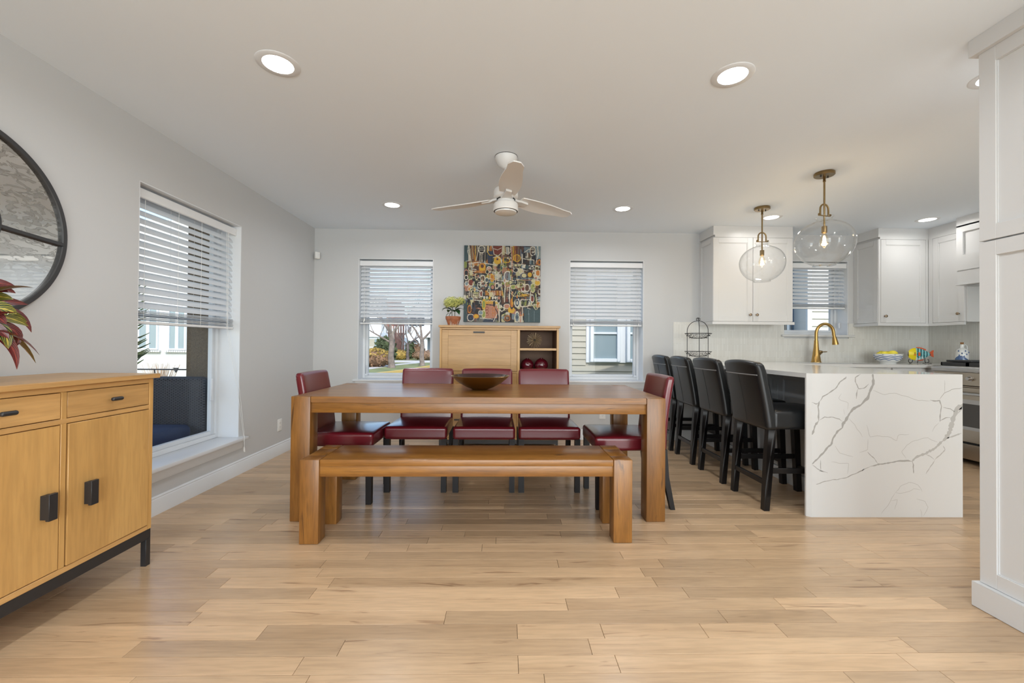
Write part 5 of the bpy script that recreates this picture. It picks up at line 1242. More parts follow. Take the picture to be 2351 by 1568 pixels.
# things on the counters
t = thing('wire_basket_stand', 'black wire two-tier basket stand with a scrolled top on the counter', 'stand', (2.155, 4.60, CZ), math.radians(10))
bm = bm_new(); r_ = .125
for a in (0.0, 2*PI/3, 4*PI/3):
    pts = [(r_*math.cos(a), r_*math.sin(a), z) for z in (0, .1, .2, .3, .34)]
    for k in range(1, 9):
        b = PI/2*k/8; rr2 = r_*math.cos(b)+.006*(k/8); pts.append((rr2*math.cos(a), rr2*math.sin(a), .34+.115*math.sin(b)))
    for k in range(1, 13):
        c_ = -PI/2*0+k*2*PI/13*.85; R2 = .018*(1-k/26); cxx = .018
        pts.append(((.006+R2*math.sin(c_))*math.cos(a), (.006+R2*math.sin(c_))*math.sin(a), .455+.020-R2*math.cos(c_)))
    tube(bm, pts, .0034, 6)
obj('frame', bm, 'wire', t)
for z in (.115, .315):
    bm = bm_new(); tube(bm, [(.138*math.cos(2*PI*k/36), .138*math.sin(2*PI*k/36), z) for k in range(36)], .003, 6, closed=True)
    tube(bm, [(.05*math.cos(2*PI*k/18), .05*math.sin(2*PI*k/18), z-.055) for k in range(18)], .0022, 5, closed=True)
    for k in range(12):
        a = 2*PI*k/12; tube(bm, [((.138-.088*u)*math.cos(a), (.138-.088*u)*math.sin(a), z-.055*math.sin(u*PI/2)) for u in (0, .25, .5, .75, 1)], .0018, 5)
        a2 = a+PI/12
        for u0_, s_ in ((.25, 1), (.6, -1)):
            rr2 = .138-.088*u0_; zc = z-.055*math.sin(u0_*PI/2)
            tube(bm, [((rr2+.010*math.cos(q)*1)*math.cos(a2+.09*math.sin(q)*s_), (rr2+.010*math.cos(q))*math.sin(a2+.09*math.sin(q)*s_), zc-.008*math.cos(q)) for q in [2*PI*j/9 for j in range(9)]], .0018, 4, closed=True)
    for k in range(4): a = PI*k/4; tube(bm, [(.05*math.cos(a), .05*math.sin(a), z-.055), (-.05*math.cos(a), -.05*math.sin(a), z-.055)], .0018, 4)
    obj('basket', bm, 'wire', t)
# bowl of lemons
bx, by = 4.30, 4.60
t = thing('ceramic_bowl', 'white ceramic bowl with blue waves holding lemons', 'bowl', (bx, by, CZ))
bm = bm_new(); lathe(bm, [(0, .0), (.070, 0), (.072, .008), (.068, .010), (.10, .03), (.124, .065), (.130, .105), (.126, .106), (.118, .066), (.09, .03), (0, .018)], seg=48, cap=False); sh = obj('shell', bm, 'ceramic', t)
for zb, ph in ((.040, 0), (.058, 1), (.076, 2)):
    bm = bm_new(); prev = None; first = None; n = 120
    for k in range(n):
        a = 2*PI*k/n; z = zb+.0045*math.sin(9*a+ph); r = np.interp(z, [.01, .03, .065, .105], [.068, .10, .124, .130])+.0012
        r2 = np.interp(z+.007, [.01, .03, .065, .105], [.068, .10, .124, .130])+.0012
        row = (bm.verts.new((r*math.cos(a), r*math.sin(a), z)), bm.verts.new((r2*math.cos(a), r2*math.sin(a), z+.007)))
        if prev: bm.faces.new((prev[0], row[0], row[1], prev[1]))
        else: first = row
        prev = row
    bm.faces.new((prev[0], first[0], first[1], prev[1])); obj('wave_band', bm, 'blue_glaze', sh)
bm = bm_new()
for k in range(8):
    a = 2*PI*k/8-.3; tube(bm, [(.1305*math.cos(a-.07), .1305*math.sin(a-.07), .094), (.1315*math.cos(a), .1315*math.sin(a), .096), (.1305*math.cos(a+.07), .1305*math.sin(a+.07), .094)], [.001, .0035, .001], 6)
obj('rim_marks', bm, 'blue_glaze', sh)
lem = None
for i, (lx, ly, lz, a, b) in enumerate([(-.055, -.02, .103, .3, .1), (.005, -.045, .112, 2.2, .2), (.06, -.01, .106, 1.2, -.1), (-.03, .05, .106, .9, .1), (.04, .055, .104, 2.7, 0), (-.075, .02, .096, 1.6, .2)]):
    if lem is None:
        bm = bm_new(); lathe(bm, [(0, -.047), (.006, -.045), (.010, -.040), (.022, -.032), (.030, -.015), (.031, .0), (.029, .016), (.021, .032), (.009, .041), (.004, .046), (0, .047)], seg=24, axis='x', cap=False); lem = obj('lemon', bm, 'lemon'); q = lem
    else: q = lem.copy(); COL.objects.link(q)
    q.location = (bx+lx, by+ly, CZ+lz); q.rotation_euler = (0, b, a)
    tag(q, ['lemon at the left front of the blue-waved bowl', 'lemon at the middle front of the blue-waved bowl, on top', 'lemon at the right of the blue-waved bowl', 'lemon at the back left of the blue-waved bowl', 'lemon at the back right of the blue-waved bowl', 'lemon at the far left rim of the blue-waved bowl'][i], 'lemon', 'lemons in the bowl')
# fish ornament on a scrolled stand
def fish():
    c = (4.655, 4.60, CZ); t = thing('fish_plate', 'painted ceramic fish with yellow head and teal stripes on a wire stand', 'ornament', c)
    def col(u, v):
        H = lambda h: lin(h)[:3]
        if u < -.122: return H('301c14')
        if u < -.045:
            if (u+.062)**2+(v-.012)**2 < .006**2: return H('1c1a18')
            if abs(u+.062) < .012 and abs(v+.006) < .009: return H('d87a2a')
            return H('f0d916')
        if u > .115: return H('dd5a24')
        if u < -.0 and abs(v) < .022 and u > -.025: return H('dc6a3a')
        k = (u*1.0-.010*(v/.06)**2)*52
        s = math.sin(k*2*PI*.55+.6)
        if v < -.035+.01*math.sin(u*90): return H('dfeeee') if s < .4 else H('6fb0b4')
        return H('17606a') if s > .15 else H('8fcdd0')
    U, Vn = 70, 30; bm = bm_new(); cl = []; rows = []
    for side in (1, -1):
        rws = []
        for i in range(U+1):
            u = -.130+.250*i/U; s = (u+.130)/.250
            hh = .070*(math.sin(PI*min(1, s**.72*1.0))**.62) if s < .98 else .014; hh = max(hh, .012 if s > .5 else .003)
            r = []
            for j in range(Vn+1):
                v = -1+2*j/Vn; r.append(bm.verts.new((u, -side*.016*math.sqrt(max(0, 1-v*v))*min(1, s*4+.1)*1.0, .105+v*hh))); cl.append(col(u, v*hh))
            rws.append(r)
        for i in range(U):
            for j in range(Vn): bm.faces.new((rws[i][j], rws[i+1][j], rws[i+1][j+1], rws[i][j+1]))
    for f in bm.faces: f.smooth = True
    me = bpy.data.meshes.new('body'); bm.to_mesh(me); bm.free(); me.materials.append(MATS['fish_paint']); a = me.attributes.new('Col', 'FLOAT_COLOR', 'POINT'); a.data.foreach_set('color', [x for q in cl for x in (*q, 1)])
    o = bpy.data.objects.new('body', me); COL.objects.link(o); o.parent = t
    def flat(name, poly, m, d=.006, yo=0):
        bm = bm_new(); prism(bm, poly, 'y', yo-d/2, yo+d/2); bmesh.ops.bevel(bm, geom=list(bm.edges), offset=.0015, segments=1, affect='EDGES'); return obj(name, bm, m, t)
    flat('tail', [(.112, .112), (.130, .132), (.152, .150), (.168, .150), (.158, .118), (.166, .072), (.150, .076), (.130, .090), (.112, .098)], 'fish_orange')
    flat('top_fin', [(-.045, .168), (-.030, .182), (-.005, .184), (.02, .180), (.05, .170), (.078, .160), (.078, .138), (.05, .152), (.0, .166)], 'fish_orange')
    flat('bottom_fin', [(-.055, .052), (-.05, .040), (.0, .030), (.045, .036), (.058, .050), (.03, .046), (0, .043), (-.03, .046)], 'fish_orange')
    bm = bm_new()
    for s in (-1, 1):
        pts = [(s*.070-.005, .0, .070), (s*.070-.005, .0, .035)]+[(s*(.070+.024-.024*math.cos(q))-.005, .0, .030-.022*math.sin(q)) for q in [PI*k/8 for k in range(1, 8)]]+[(s*.112-.005, 0, .046), (s*.100-.005, 0, .046)]
        tube(bm, pts, .0032, 6); tube(bm, [(s*.118-.005, -.03, .003), (s*.094-.005, 0, .008), (s*.075-.005, .03, .003)], .003, 6)
    tube(bm, [(-.005, .0, .06), (-.005, .015, .003)], .0028, 6); tube(bm, [(-.075, .0, .066), (.065, .0, .066)], .0028, 6); obj('wire_stand', bm, 'wire', t)
mat('fish_orange', (.72, .12, .04), .25, coat=.5)
fish()
t = thing('oil_bottle', 'white glazed bottle with blue base, handle and cork behind the range', 'bottle', (4.855, 4.34, CZ))
bm = bm_new(); lathe(bm, [(0, 0), (.047, 0), (.050, .004), (.052, .09), (.050, .145), (.040, .165), (.020, .178), (.016, .19), (.017, .215), (.014, .216), (0, .216)], seg=36, cap=False); bd = obj('bottle_body', bm, 'ceramic', t)
bm = bm_new(); lathe(bm, [(.0502, .002), (.0532, .03), (.0535, .072), (.0528, .074)], seg=36, cap=False)
for v in bm.verts:
    if v.co.z > .05: v.co.z += .022*math.sin(math.atan2(v.co.y, v.co.x)*2+.6)
obj('blue_base', bm, 'blue_glaze', bd)
bm = bm_new()
for k, (a, z) in enumerate([(-2.4, .12), (-1.9, .145), (-1.7, .11), (-2.9, .145), (-2.8, .10), (-1.2, .13), (-2.1, .09)]): lathe(bm, [(0, -.009), (.005, -.004), (.006, .002), (.003, .007), (0, .012)], (.0515*math.cos(a), .0515*math.sin(a), z), 8, cap=False)
obj('painted_drops', bm, 'blue_glaze', bd)
bm = bm_new(); tube(bm, [(.016, 0, .20), (.035, 0, .212), (.052, 0, .200), (.058, 0, .17), (.049, 0, .14)], .005, 8); obj('handle', bm, 'ceramic', t)
bm = bm_new(); lathe(bm, [(0, .214), (.012, .214), (.0145, .237), (0, .238)], seg=20, cap=False); obj('cork', bm, 'cork', t)
t = thing('griddle_plate', 'flat dark griddle lying across the back of the range top', 'griddle', (4.70, 4.02, .9612))
bm = bm_new(); rbox(bm, (0, 0, .011), (.24, .115, .010), .006, 2, mid=1); obj('plate', bm, 'iron', t)
# ------------------------------------------------------------------ outside
GZ = -.5
def slab(name, poly, z0, z1, m, label=None, cat=None, kind=None):
    bm = bm_new(); prism(bm, poly, 'z', z0, z1); o = obj(name, bm, m, smooth=False)
    if kind: o['kind'] = kind
    if label: tag(o, label, cat)
    return o
slab('ground', [(-80, -20), (90, -20), (90, 120), (-80, 120)], GZ-.3, GZ-.02, 'grass', kind='structure')
slab('street', [(-9.5, 8), (-7.6, 17), (-6.65, 20.6), (-5.72, 24.2), (-5.08, 29.2), (-4.3, 36), (40, 36), (40, 8)], GZ-.02, GZ-.005, 'asphalt', kind='structure')
slab('side_yard', [(XL-8, -10), (XL-TH-.01, -10), (XL-TH-.01, 7), (XL-8, 7)], GZ-.02, GZ, 'concrete', kind='structure')
def strip(name, pts, wd, z0, z1, m, kind='structure', label=None, cat=None):
    bm = bm_new(); sweep(bm, pts, [(-wd/2, z0), (wd/2, z0), (wd/2, z1), (-wd/2, z1)]); o = obj(name, bm, m, smooth=False); o['kind'] = kind; return o
strip('kerb', [(-9.6, 8), (-7.7, 17), (-6.75, 20.6), (-5.82, 24.2), (-5.18, 29.2), (-4.4, 36)], .24, GZ-.02, GZ+.13, 'kerb_yellow')
strip('pavement', [(-12, 14), (-9.5, 22), (-8.8, 27), (-8.5, 32), (-6.9, 40)], .9, GZ-.02, GZ+.03, 'concrete')
slab('grass_verge', [(-18, 8), (-9.7, 8), (-7.8, 17), (-6.86, 20.6), (-5.93, 24.2), (-5.29, 29.2), (-4.5, 36), (-18, 38)], GZ-.02, GZ+.01, 'grass', kind='structure')
slab('driveway', [(-12, 37), (2, 37.5), (2, 41.5), (-12, 41)], GZ+.0, GZ+.04, 'concrete', kind='structure')
slab('far_street', [(-3, 44.5), (8, 40), (8, 43), (-3, 47)], GZ, GZ+.03, 'asphalt', kind='structure')
strip('far_kerb', [(-10, 47.5), (-5, 47.0), (2, 45.0)], .3, GZ, GZ+.16, 'kerb_yellow')
def PP(px, py, Y):   # where a sight line meets the plane y=Y
    d = cr*((px-1175.5)/FPX)-cu*((py-784)/FPX)+fw; k = Y/d.y
    return Vector((d.x*k, Y, CAM_H+d.z*k))
def tree(px, Y, w_base, label, forks, m='bark', group='bare street trees'):
    b = PP(px, 800, Y); t = thing('bare_tree', label, 'tree', (b.x, Y, GZ), 0, group)
    rs = random.Random(int(px)); r = w_base/2
    bm = bm_new(); H = forks
    pts = [(0, 0, -.05), (.02, 0, .25), (-.05*r*4, 0, H*.35), (.03, 0, H*.7), (-.10*r, 0, H)]
    tube(bm, pts, [r*1.5, r*1.08, r*.95, r*.92, r*.85], 14); tr = obj('trunk', bm, m, t)
    bm = bm_new()
    def branch(p, d, L, rr2, depth):
        pts = [p]; rs_ = [rr2]
        for k in range(4):
            d = (d+Vector((rs.uniform(-.28, .28), rs.uniform(-.2, .2), rs.uniform(-.05, .22)))).normalized(); p = p+d*L/4; pts.append(p); rs_.append(rr2*(1-.13*(k+1)))
        tube(bm, pts, rs_, 6 if depth else 9)
        if depth < 3:
            for k in range(3 if depth < 2 else 2):
                i = rs.choice([2, 3, 4]); dd = (d+Vector((rs.uniform(-.9, .9), rs.uniform(-.5, .5), rs.uniform(-.1, .5)))).normalized(); branch(pts[i], dd, L*rs.uniform(.55, .8), rs_[i]*.55, depth+1)
    for dx in ((-.75, .1, .9), (.15, -.1, 1), (.8, .05, .85)):
        branch(Vector((-.10*r, 0, H-.08)), Vector(dx).normalized(), H*.9, r*.52, 0)
    branch(Vector((0, 0, H*.72)), Vector((-1, 0, .75)).normalized(), H*.8, r*.35, 1)
    obj('branches', bm, m, t)
tree(899, 28.5, .40, 'thick pale-barked bare tree nearest the street in the left back window', 2.3)
tree(969, 31.5, .34, 'forked bare tree at the right side of the left back window', 2.0, 'bark')
tree(936, 44, .30, 'slim bare tree further back between the two thick ones', 1.6, 'bark_dark')
tree(923, 49.5, .24, 'small bare tree far back before the arched white house', 2.6, 'bark_dark')
def shrub(px, py, Y, rx, rz_, label, m, n=260, seed=1, m2=None):
    b = PP(px, py, Y); t = thing('shrub', label, 'shrub', (b.x, Y, GZ), 0, 'shrubs across the street')
    rs = random.Random(seed); bm = bm_new()
    mt_ = Matrix.Translation((0, 0, rz_*.5)) @ Matrix.Diagonal((rx*.84, rx*.6, rz_*.5, 1)); bmesh.ops.create_icosphere(bm, subdivisions=3, radius=1, matrix=mt_)
    for v in bm.verts: v.co += v.co.normalized()*noise.noise(v.co*3)*.12*rz_
    obj('inner_growth', bm, m, t)
    bms = [bm_new(), bm_new()]
    for i in range(n):
        z = 1-2*(i+.5)/n; a = i*2.39996; r = math.sqrt(1-z*z); d = Vector((r*math.cos(a)*rx*.9, r*math.sin(a)*rx*.65, z*rz_*.55+rz_*.55)); q = d+Vector((rs.uniform(-.1, .1), rs.uniform(-.1, .1), rs.uniform(-.1, .1)))*rz_*.7
        s = rz_*.10; bm = bms[1 if (m2 and z > .15) else 0]
        e = Vector((rs.uniform(-1, 1), rs.uniform(-1, 1), rs.uniform(-1, 1))).normalized(); f_ = e.cross(Vector((rs.uniform(-1, 1), 1, 0))).normalized()
        bm.faces.new([bm.verts.new(q+e*s), bm.verts.new(q+f_*s*.6), bm.verts.new(q-e*s), bm.verts.new(q-f_*s*.6)])
    for bm, mm_ in zip(bms, (m, m2)):
        if len(bm.faces): o = obj('foliage', bm, mm_, t, smooth=False); o['kind'] = 'stuff'
        else: bm.free()
shrub(858, 800, 29.5, 1.35, 1.15, 'low gold-topped hedge before the cream house', 'shrub_brown', 500, 1, 'shrub_gold')
shrub(884, 800, 33, .85, 1.9, 'round green shrub behind the thick bare tree', 'shrub_green', 420, 2)
shrub(918, 800, 44.5, 1.0, .9, 'gold clipped shrub below the arched windows', 'shrub_gold', 260, 3)
shrub(941, 800, 47, .5, 1.7, 'dark conical shrub behind the slim tree', 'shrub_green', 220, 4)
shrub(958, 800, 51.5, 1.1, 1.4, 'brown twiggy shrub by the white house', 'shrub_brown', 260, 5)
shrub(978, 800, 44, 1.6, .9, 'low brown hedge at the right of the left back window', 'shrub_brown', 300, 6)
def facade(t, x0, x1, Y, z0, z1, m, D=4, name='wall'):
    bm = bm_new(); box(bm, x0, x1, Y, Y+D, z0, z1); return obj(name, bm, m, t, smooth=False)
def win_at(t, x0, x1, z0, z1, Y, m='pane_blue', fr=.09, mull=True, arch=False):
    bm = bm_new(); y0, y1 = Y-.06, Y-.001
    for q in ((x0-fr, x0, z0-fr, z1+fr), (x1, x1+fr, z0-fr, z1+fr), (x0, x1, z0-fr, z0), (x0, x1, z1, z1+fr)): box(bm, q[0], q[1], y0, y1, q[2], q[3])
    if mull: box(bm, x0, x1, y0+.01, y1, (z0+z1)/2-.03, (z0+z1)/2+.03)
    f = obj('window', bm, 'vinyl_white', t, smooth=False)
    bm = bm_new(); box(bm, x0, x1, Y-.025, Y-.002, z0, z1); obj('pane', bm, m, f, smooth=False)
    return f
# cream and white house at the left of the back window
Y = 38; a = PP(830, 800, Y).x; b = PP(869, 800, Y).x
t = thing('house', 'white house with balcony at the left of the left back window', 'building', (a, Y, GZ))
t.location = (0, 0, 0)
facade(t, a-6, b, Y, GZ, 2.0, 'vinyl_white', 2.5); facade(t, a-6, b, Y+.8, 2.0, 5.5, 'siding_white', 1.7, name='upper_wall'); facade(t, a-6, b+.15, Y-.2, 1.75, 2.15, 'vinyl_white', 2.7, 'cornice')
facade(t, b-1.0, b-.35, Y-.03, GZ, 1.6, 'siding_cream', .1, 'corner_panel')
p = PP(847, 800, Y); win_at(t, p.x-.2, p.x+.95, .1, 1.55, Y)
bm = bm_new()
for k in range(24): x = a-1+k*.22; box(bm, x, x+.06, Y-.1, Y-.04, 2.15, 2.75)
box(bm, a-1, b, Y-.12, Y-.02, 2.75, 2.85); o = obj('balcony_rail', bm, 'vinyl_white', t, smooth=False)
t = thing('house', 'red brick house front behind the thick bare tree', 'building', (0, 0, 0)); a = PP(869, 800, 46).x; b = PP(903, 800, 46).x
facade(t, a, b, 46, GZ, 6.0, 'brick_red', 5); facade(t, a, b, 45.6, GZ, 1.6, 'shade_blue', .4, 'porch_wall'); p = PP(880, 780, 46); win_at(t, p.x-.6, p.x+.6, .6, 1.6, 45.6, 'pane_dark')
facade(t, a, b+.2, 45.3, 2.6, 2.8, 'roof_grey', 1, 'porch_roof')
Y = 56; t = thing('house', 'white stucco house with arched windows and grey tiled roof', 'building', (0, 0, 0)); a = PP(903, 800, Y).x; b = PP(994, 800, Y).x
facade(t, a, b, Y, GZ, 2.9, 'vinyl_white', 6); 
bm = bm_new(); prism(bm, [(Y-.3, 2.85), (Y+3, 5.2), (Y+6.3, 2.85)], 'x', a-.2, (a+b)/2-.4); obj('roof', bm, 'roof_grey', t, smooth=False)
facade(t, (a+b)/2-.4, b, Y+.6, 2.9, 6.5, 'siding_white', 5, 'upper_wall')
for px, w_, m in ((914, .75, 'shade_blue'), (927, .75, 'shade_blue'), (953, .5, 'pane_dark')):
    c = PP(px, 790, Y).x; bm = bm_new(); poly = [(c-w_, -.1), (c+w_, -.1), (c+w_, 1.3)]+[(c+w_*math.cos(q), 1.3+w_*math.sin(q)) for q in [PI*k/8 for k in range(1, 8)]]+[(c-w_, 1.3)]
    prism(bm, poly, 'y', Y-.05, Y-.002); f = obj('arched_window', bm, m, t, smooth=False)
    bm = bm_new()
    for k in (-.5, 0, .5): box(bm, c+k*w_-.03, c+k*w_+.03, Y-.09, Y-.051, -.1, 1.3)
    for z in (.3, .8, 1.3): box(bm, c-w_, c+w_, Y-.09, Y-.051, z-.03, z+.03)
    obj('glazing_bars', bm, 'vinyl_white', f, smooth=False)
c = PP(966, 760, Y+.6); win_at(t, c.x-.5, c.x+.5, 3.6, 5.2, Y+.6, 'pane_dark'); c = PP(948, 760, Y+.6); win_at(t, c.x-.5, c.x+.5, 3.6, 5.2, Y+.6, 'pane_dark')
t = thing('house', 'white porch house at the right of the left back window', 'building', (0, 0, 0)); Y = 47; a = PP(976, 800, Y).x; b = a+6
facade(t, a, b, Y+1.5, GZ, 2.4, 'shade_blue', 3); bm = bm_new(); prism(bm, [(Y-.4, 1.9), (Y+2, 3.4), (Y+5, 3.4), (Y+5, 1.9)], 'x', a-.5, b); obj('porch_roof', bm, 'siding_white', t, smooth=False)
for k in range(4): part('post', 'vinyl_white', t, (a+.05+k*1.5, a+.25+k*1.5, Y-.1, Y+.1, GZ, 1.9), smooth=False)
part('porch_rail', 'vinyl_white', t, (a, b, Y-.1, Y, GZ+.1, .35), smooth=False)

# neighbour with clapboards seen through the right back window
NY = 8.6
t = thing('clapboard_house', 'cream clapboard neighbour house seen through the right back window', 'building', (0, 0, 0))
facade(t, .4, 3.75, NY, GZ, 5.0, 'siding_cream', 3)
wx0, wx1 = PP(1345, 800, NY).x, 3.2; wz0 = PP(1345, 832, NY).z; wz1 = 2.6
pit = .122
k = 0; z = GZ+.1
while z < 2.0:
    segs = [(.4, 3.75)] if z+pit < wz0-.0 else [(.4, wx0-.005)]
    for a, b in segs:
        if z+pit > -.2:
            bm = bm_new(); hexa(bm, [(a, NY-.030, z), (b, NY-.030, z), (b, NY, z), (a, NY, z)], [(a, NY-.008, z+pit-.004), (b, NY-.008, z+pit-.004), (b, NY, z+pit-.004), (a, NY, z+pit-.004)]); obj('clapboard', bm, 'siding_cream', t, smooth=False)
    z += pit
def dh_window(t, x0, x1, z0, z1, Y):
    bm = bm_new()
    for q in ((x0-.07, x0, z0-.07, z1), (x1, x1+.07, z0-.07, z1), (x0, x1, z0-.07, z0)): box(bm, q[0], q[1], Y-.10, Y-.02, q[2], q[3], bev=.006)
    f = obj('window_frame', bm, 'vinyl_white', t)
    zm = PP(1395, 765, Y).z
    bm = bm_new(); box(bm, x0, x1, Y-.08, Y-.03, zm-.02, zm+.02); obj('meeting_rail', bm, 'vinyl_white', f)
    bm = bm_new(); box(bm, x0, x1, Y-.05, Y-.035, z0, z1); obj('pane', bm, 'pane_blue', f, smooth=False)
    for k in range(10):
        z = z0+.02+k*.105
        bm = bm_new(); box(bm, x0+.01, x1-.01, Y-.034, Y-.022, z, z+.09)
        obj('inner_shade', bm, 'shade_blue', f, smooth=False)
part('window_surround', 'vinyl_white', t, (wx0, wx1, NY-.035, NY-.001, wz0, wz1), smooth=False)
dh_window(t, PP(1361, 800, NY).x, PP(1414, 800, NY).x, PP(1390, 823, NY).z, wz1-.1, NY)
dh_window(t, PP(1444, 800, NY).x, PP(1497, 800, NY).x, PP(1450, 824, NY).z, wz1-.1, NY)
# second neighbour seen through the kitchen window
NY2 = 8.2
t = thing('clapboard_house', 'white clapboard wall with blue-grey corner seen through the kitchen window', 'building', (0, 0, 0))
xa, xb, xc = PP(1850, 760, NY2).x, PP(1902, 760, NY2).x, PP(1860, 760, NY2).x
facade(t, xa, xb, NY2, GZ, 5.0, 'siding_white', 3)
bm = bm_new(); box(bm, xa, xc, NY2-.05, NY2, GZ, 5.0); obj('corner_board', bm, 'vinyl_white', t, smooth=False)
z = .2
while z < 2.2:
    bm = bm_new(); hexa(bm, [(xc, NY2-.032, z), (xb, NY2-.032, z), (xb, NY2, z), (xc, NY2, z)], [(xc, NY2-.006, z+.141), (xb, NY2-.006, z+.141), (xb, NY2, z+.141), (xc, NY2, z+.141)]); obj('clapboard', bm, 'siding_white', t, smooth=False); z += .147
t = thing('shed_wall', 'blue-grey panelled wall and downpipe left of the white clapboards', 'building', (0, 0, 0))
facade(t, 5.0, xa-.02, NY2+.4, GZ, 5.0, 'shade_blue', 2)
for k in range(6):
    x = 5.2+k*.16; bm = bm_new(); box(bm, x, x+.07, NY2+.34, NY2+.40, GZ, 4.0); obj('batten', bm, 'vinyl_white' if k < 3 else 'shade_blue', t, smooth=False)
bm = bm_new(); cyl(bm, (xa-.22, NY2+.3, GZ), (xa-.22, NY2+.3, 4), .04, seg=10); obj('downpipe', bm, 'pane_dark', t)
t = thing('shed_wall', 'blue-grey panelled wall right of the white clapboards', 'building', (0, 0, 0)); facade(t, xb+.01, xb+2, NY2+.2, GZ, 5.0, 'shade_blue', 2)
bm = bm_new(); box(bm, xb+.28, xb+.34, NY2+.12, NY2+.2, GZ, 4.0); obj('batten', bm, 'vinyl_white', t, smooth=False)

# porch beside the left window
slab('porch_floor', [(-4.6, .2), (XL-TH-.005, .2), (XL-TH-.005, 4.5), (-4.6, 4.5)], GZ, -.06, 'porch', kind='structure')
slab('porch_roof', [(-4.7, .2), (XL-TH-.31, .2), (XL-TH-.31, 4.6), (-4.7, 4.6)], 2.75, 2.9, 'vinyl_white', kind='structure')
t = thing('porch_pier', 'brown speckled stucco pier outside the left window', 'pier', (0, 0, 0))
part('shaft', 'stucco_brown', t, (-2.885, XL-TH-.035, 3.86, 4.25, -.06, 2.54), smooth=False)
part('edge_strip', 'black_metal', t, (XL-TH-.034, XL-TH-.004, 3.84, 4.2, -.06, 2.54), smooth=False)
def sofa():
    t = thing('wicker_sofa', 'dark wicker sofa with navy cushion on the porch outside the left window', 'sofa', (-3.05, 3.25, -.06))
    x0, x1 = -.62, .56
    def weave(name, fn, nu, nv, par, m='wicker'):
        bm = bm_new(); V = [[None]*(nv+1) for _ in range(nu+1)]
        for i in range(nu+1):
            for j in range(nv+1):
                d = .006*math.sin(i*PI/2)*math.cos(j*PI/2) if True else 0
                V[i][j] = bm.verts.new(fn(i/nu, j/nv, d*(1 if (i+j) % 2 else -1)))
        for i in range(nu):
            for j in range(nv): bm.faces.new((V[i][j], V[i+1][j], V[i+1][j+1], V[i][j+1]))
        return obj(name, bm, m, par, smooth=False)
    bm = bm_new(); rbox(bm, (-.03, .32, .62), (.59, .05, .245), .04, 2, mid=2); b = obj('back', bm, 'wicker', t)
    bm = bm_new()
    for j in range(42):
        z = .40+j*.0108
        for i in range(34):
            x = -.60+i*.0345+(j % 2)*.017
            box(bm, x, x+.024, .2655, .272, z, z+.007)
    o = obj('woven_strands', bm, 'wicker', b, smooth=False); o['kind'] = 'stuff'
    bm = bm_new(); rbox(bm, (-.03, -.05, .17), (.59, .34, .15), .03, 2, mid=1); obj('seat_base', bm, 'wicker', t)
    bm = bm_new(); rbox(bm, (-.03, -.08, .41), (.53, .33, .075), .05, 3, mid=3); obj('seat_cushion', bm, 'navy_cushion', t)
    bm = bm_new(); rbox(bm, (-.56, -.05, .36), (.06, .36, .20), .035, 2, mid=1); obj('arm', bm, 'wicker', t)
    for x in (-.56, .50):
        for y_ in (-.35, .28): part('foot', 'black_metal', t, (x-.02, x+.02, y_-.02, y_+.02, 0, .03))
sofa()
# stucco house far off to the left
Y = 17.0
t = thing('stucco_house', 'white stucco house with paired windows over brick sills, seen through the left window', 'building', (0, 0, 0))
a = PP(285, 800, Y).x; b = PP(520, 800, Y).x
facade(t, a-6, b, Y, GZ, 6, 'stucco_white', 4)
for p0, p1, s0, s1 in ((318, 364, 314, 368), (387, 428, 382, 434)):
    x0, x1 = PP(p0, 800, Y).x, PP(p1, 800, Y).x; z0 = PP(350, 803, Y).z; xm = (x0+x1)/2
    for u0, u1 in ((x0+.06, xm-.06), (xm+.06, x1-.06)):
        win_at(t, u0, u1, z0+.06, z0+1.7, Y, 'pane_blue', fr=.06, mull=False)
    s0, s1 = PP(s0, 800, Y).x, PP(s1, 800, Y).x; k = 0; x = s0
    while x < s1:
        bm = bm_new(); box(bm, x, x+.075, Y-.10, Y-.002, z0-.10, z0-.02, bev=.006); obj('sill_brick', bm, 'stucco_white', t, smooth=False); x += .088
part('plinth', 'stucco_white', t, (a-6, b, Y-.08, Y, GZ, .08), smooth=False)
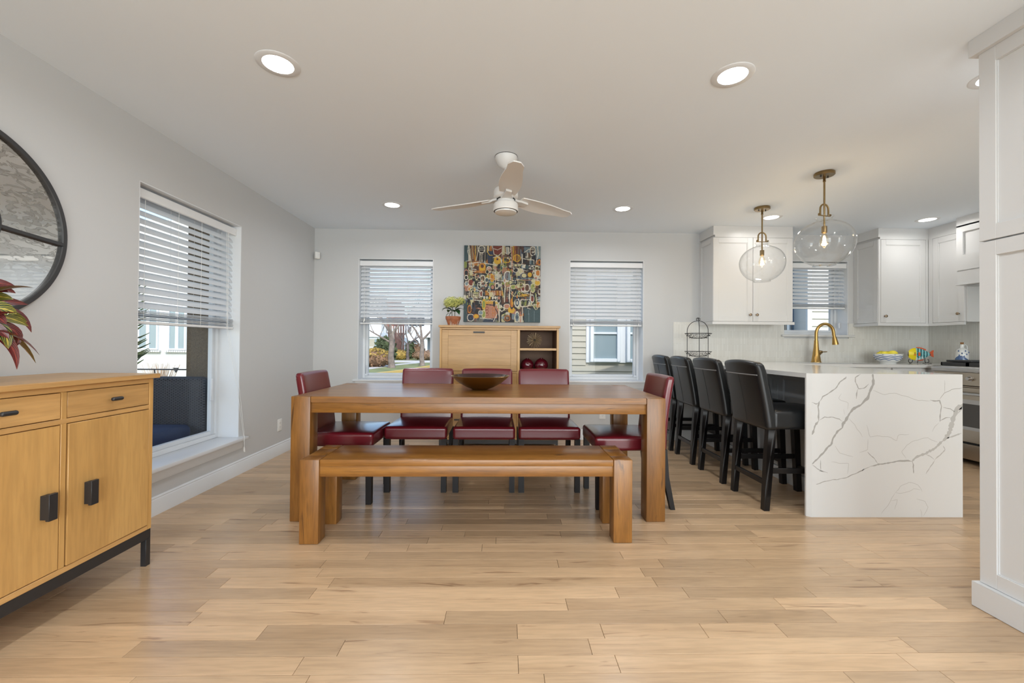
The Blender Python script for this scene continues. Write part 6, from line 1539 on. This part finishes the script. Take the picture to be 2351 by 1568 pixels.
t = thing('dry_shrub', 'bare tan twiggy shrub beyond the porch sofa', 'shrub', (PP(369, 850, 9).x, 9, GZ))
rs = random.Random(8); bm = bm_new()
for i in range(70):
    a_ = rs.uniform(0, 2*PI); s = rs.uniform(.05, .38); zt = PP(369, 836, 9).z-GZ
    tube(bm, [(0, 0, .0), (s*.5*math.cos(a_), s*.5*math.sin(a_), zt*.62), (s*math.cos(a_), s*.6*math.sin(a_), zt*rs.uniform(.86, 1.03))], [.009, .006, .003], 4)
o = obj('twigs', bm, 'twig', t, smooth=False); o['kind'] = 'stuff'
t = thing('iron_rail', 'black iron garden rail with a small ornament beyond the porch sofa', 'fence', (0, 0, 0)); Y = 8.0
a, b = PP(355, 848, Y), PP(520, 846, Y); bm = bm_new(); tube(bm, [(a.x-2, Y, a.z), (b.x, Y, a.z)], .014, 6); obj('top_rail', bm, 'black_metal', t)
c = PP(404, 848, Y); bm = bm_new(); prism(bm, [(c.x-.045, c.z+.03), (c.x+.045, c.z+.03), (c.x+.02, c.z-.03), (c.x, c.z-.06), (c.x-.02, c.z-.03)], 'y', Y-.012, Y+.012); obj('ornament', bm, 'black_metal', t)
for k in range(6): xx = a.x-1.5+k*.75; bm = bm_new(); tube(bm, [(xx, Y, GZ), (xx, Y, a.z)], .012, 6); obj('post', bm, 'black_metal', t)
t = thing('evergreen_branch_tree', 'dark evergreen at the left side of the left window', 'tree', (PP(300, 800, 11).x, 11, GZ)); rs = random.Random(12)
bm = bm_new(); tube(bm, [(0, 0, 0), (.03, 0, 3.2)], [.08, .03], 8); obj('trunk', bm, 'bark_dark', t)
bm = bm_new()
for i in range(60):
    z = .9+i*.04; a_ = rs.uniform(0, 2*PI); L = .42*rs.uniform(.6, 1); d = Vector((math.cos(a_), math.sin(a_), .35)); tube(bm, [(0, 0, z), tuple(Vector((0, 0, z))+d*L*.5), tuple(Vector((0, 0, z+.05))+d*L)], [.012, .022, .008], 5)
o = obj('boughs', bm, 'shrub_green', t, smooth=False); o['kind'] = 'stuff'
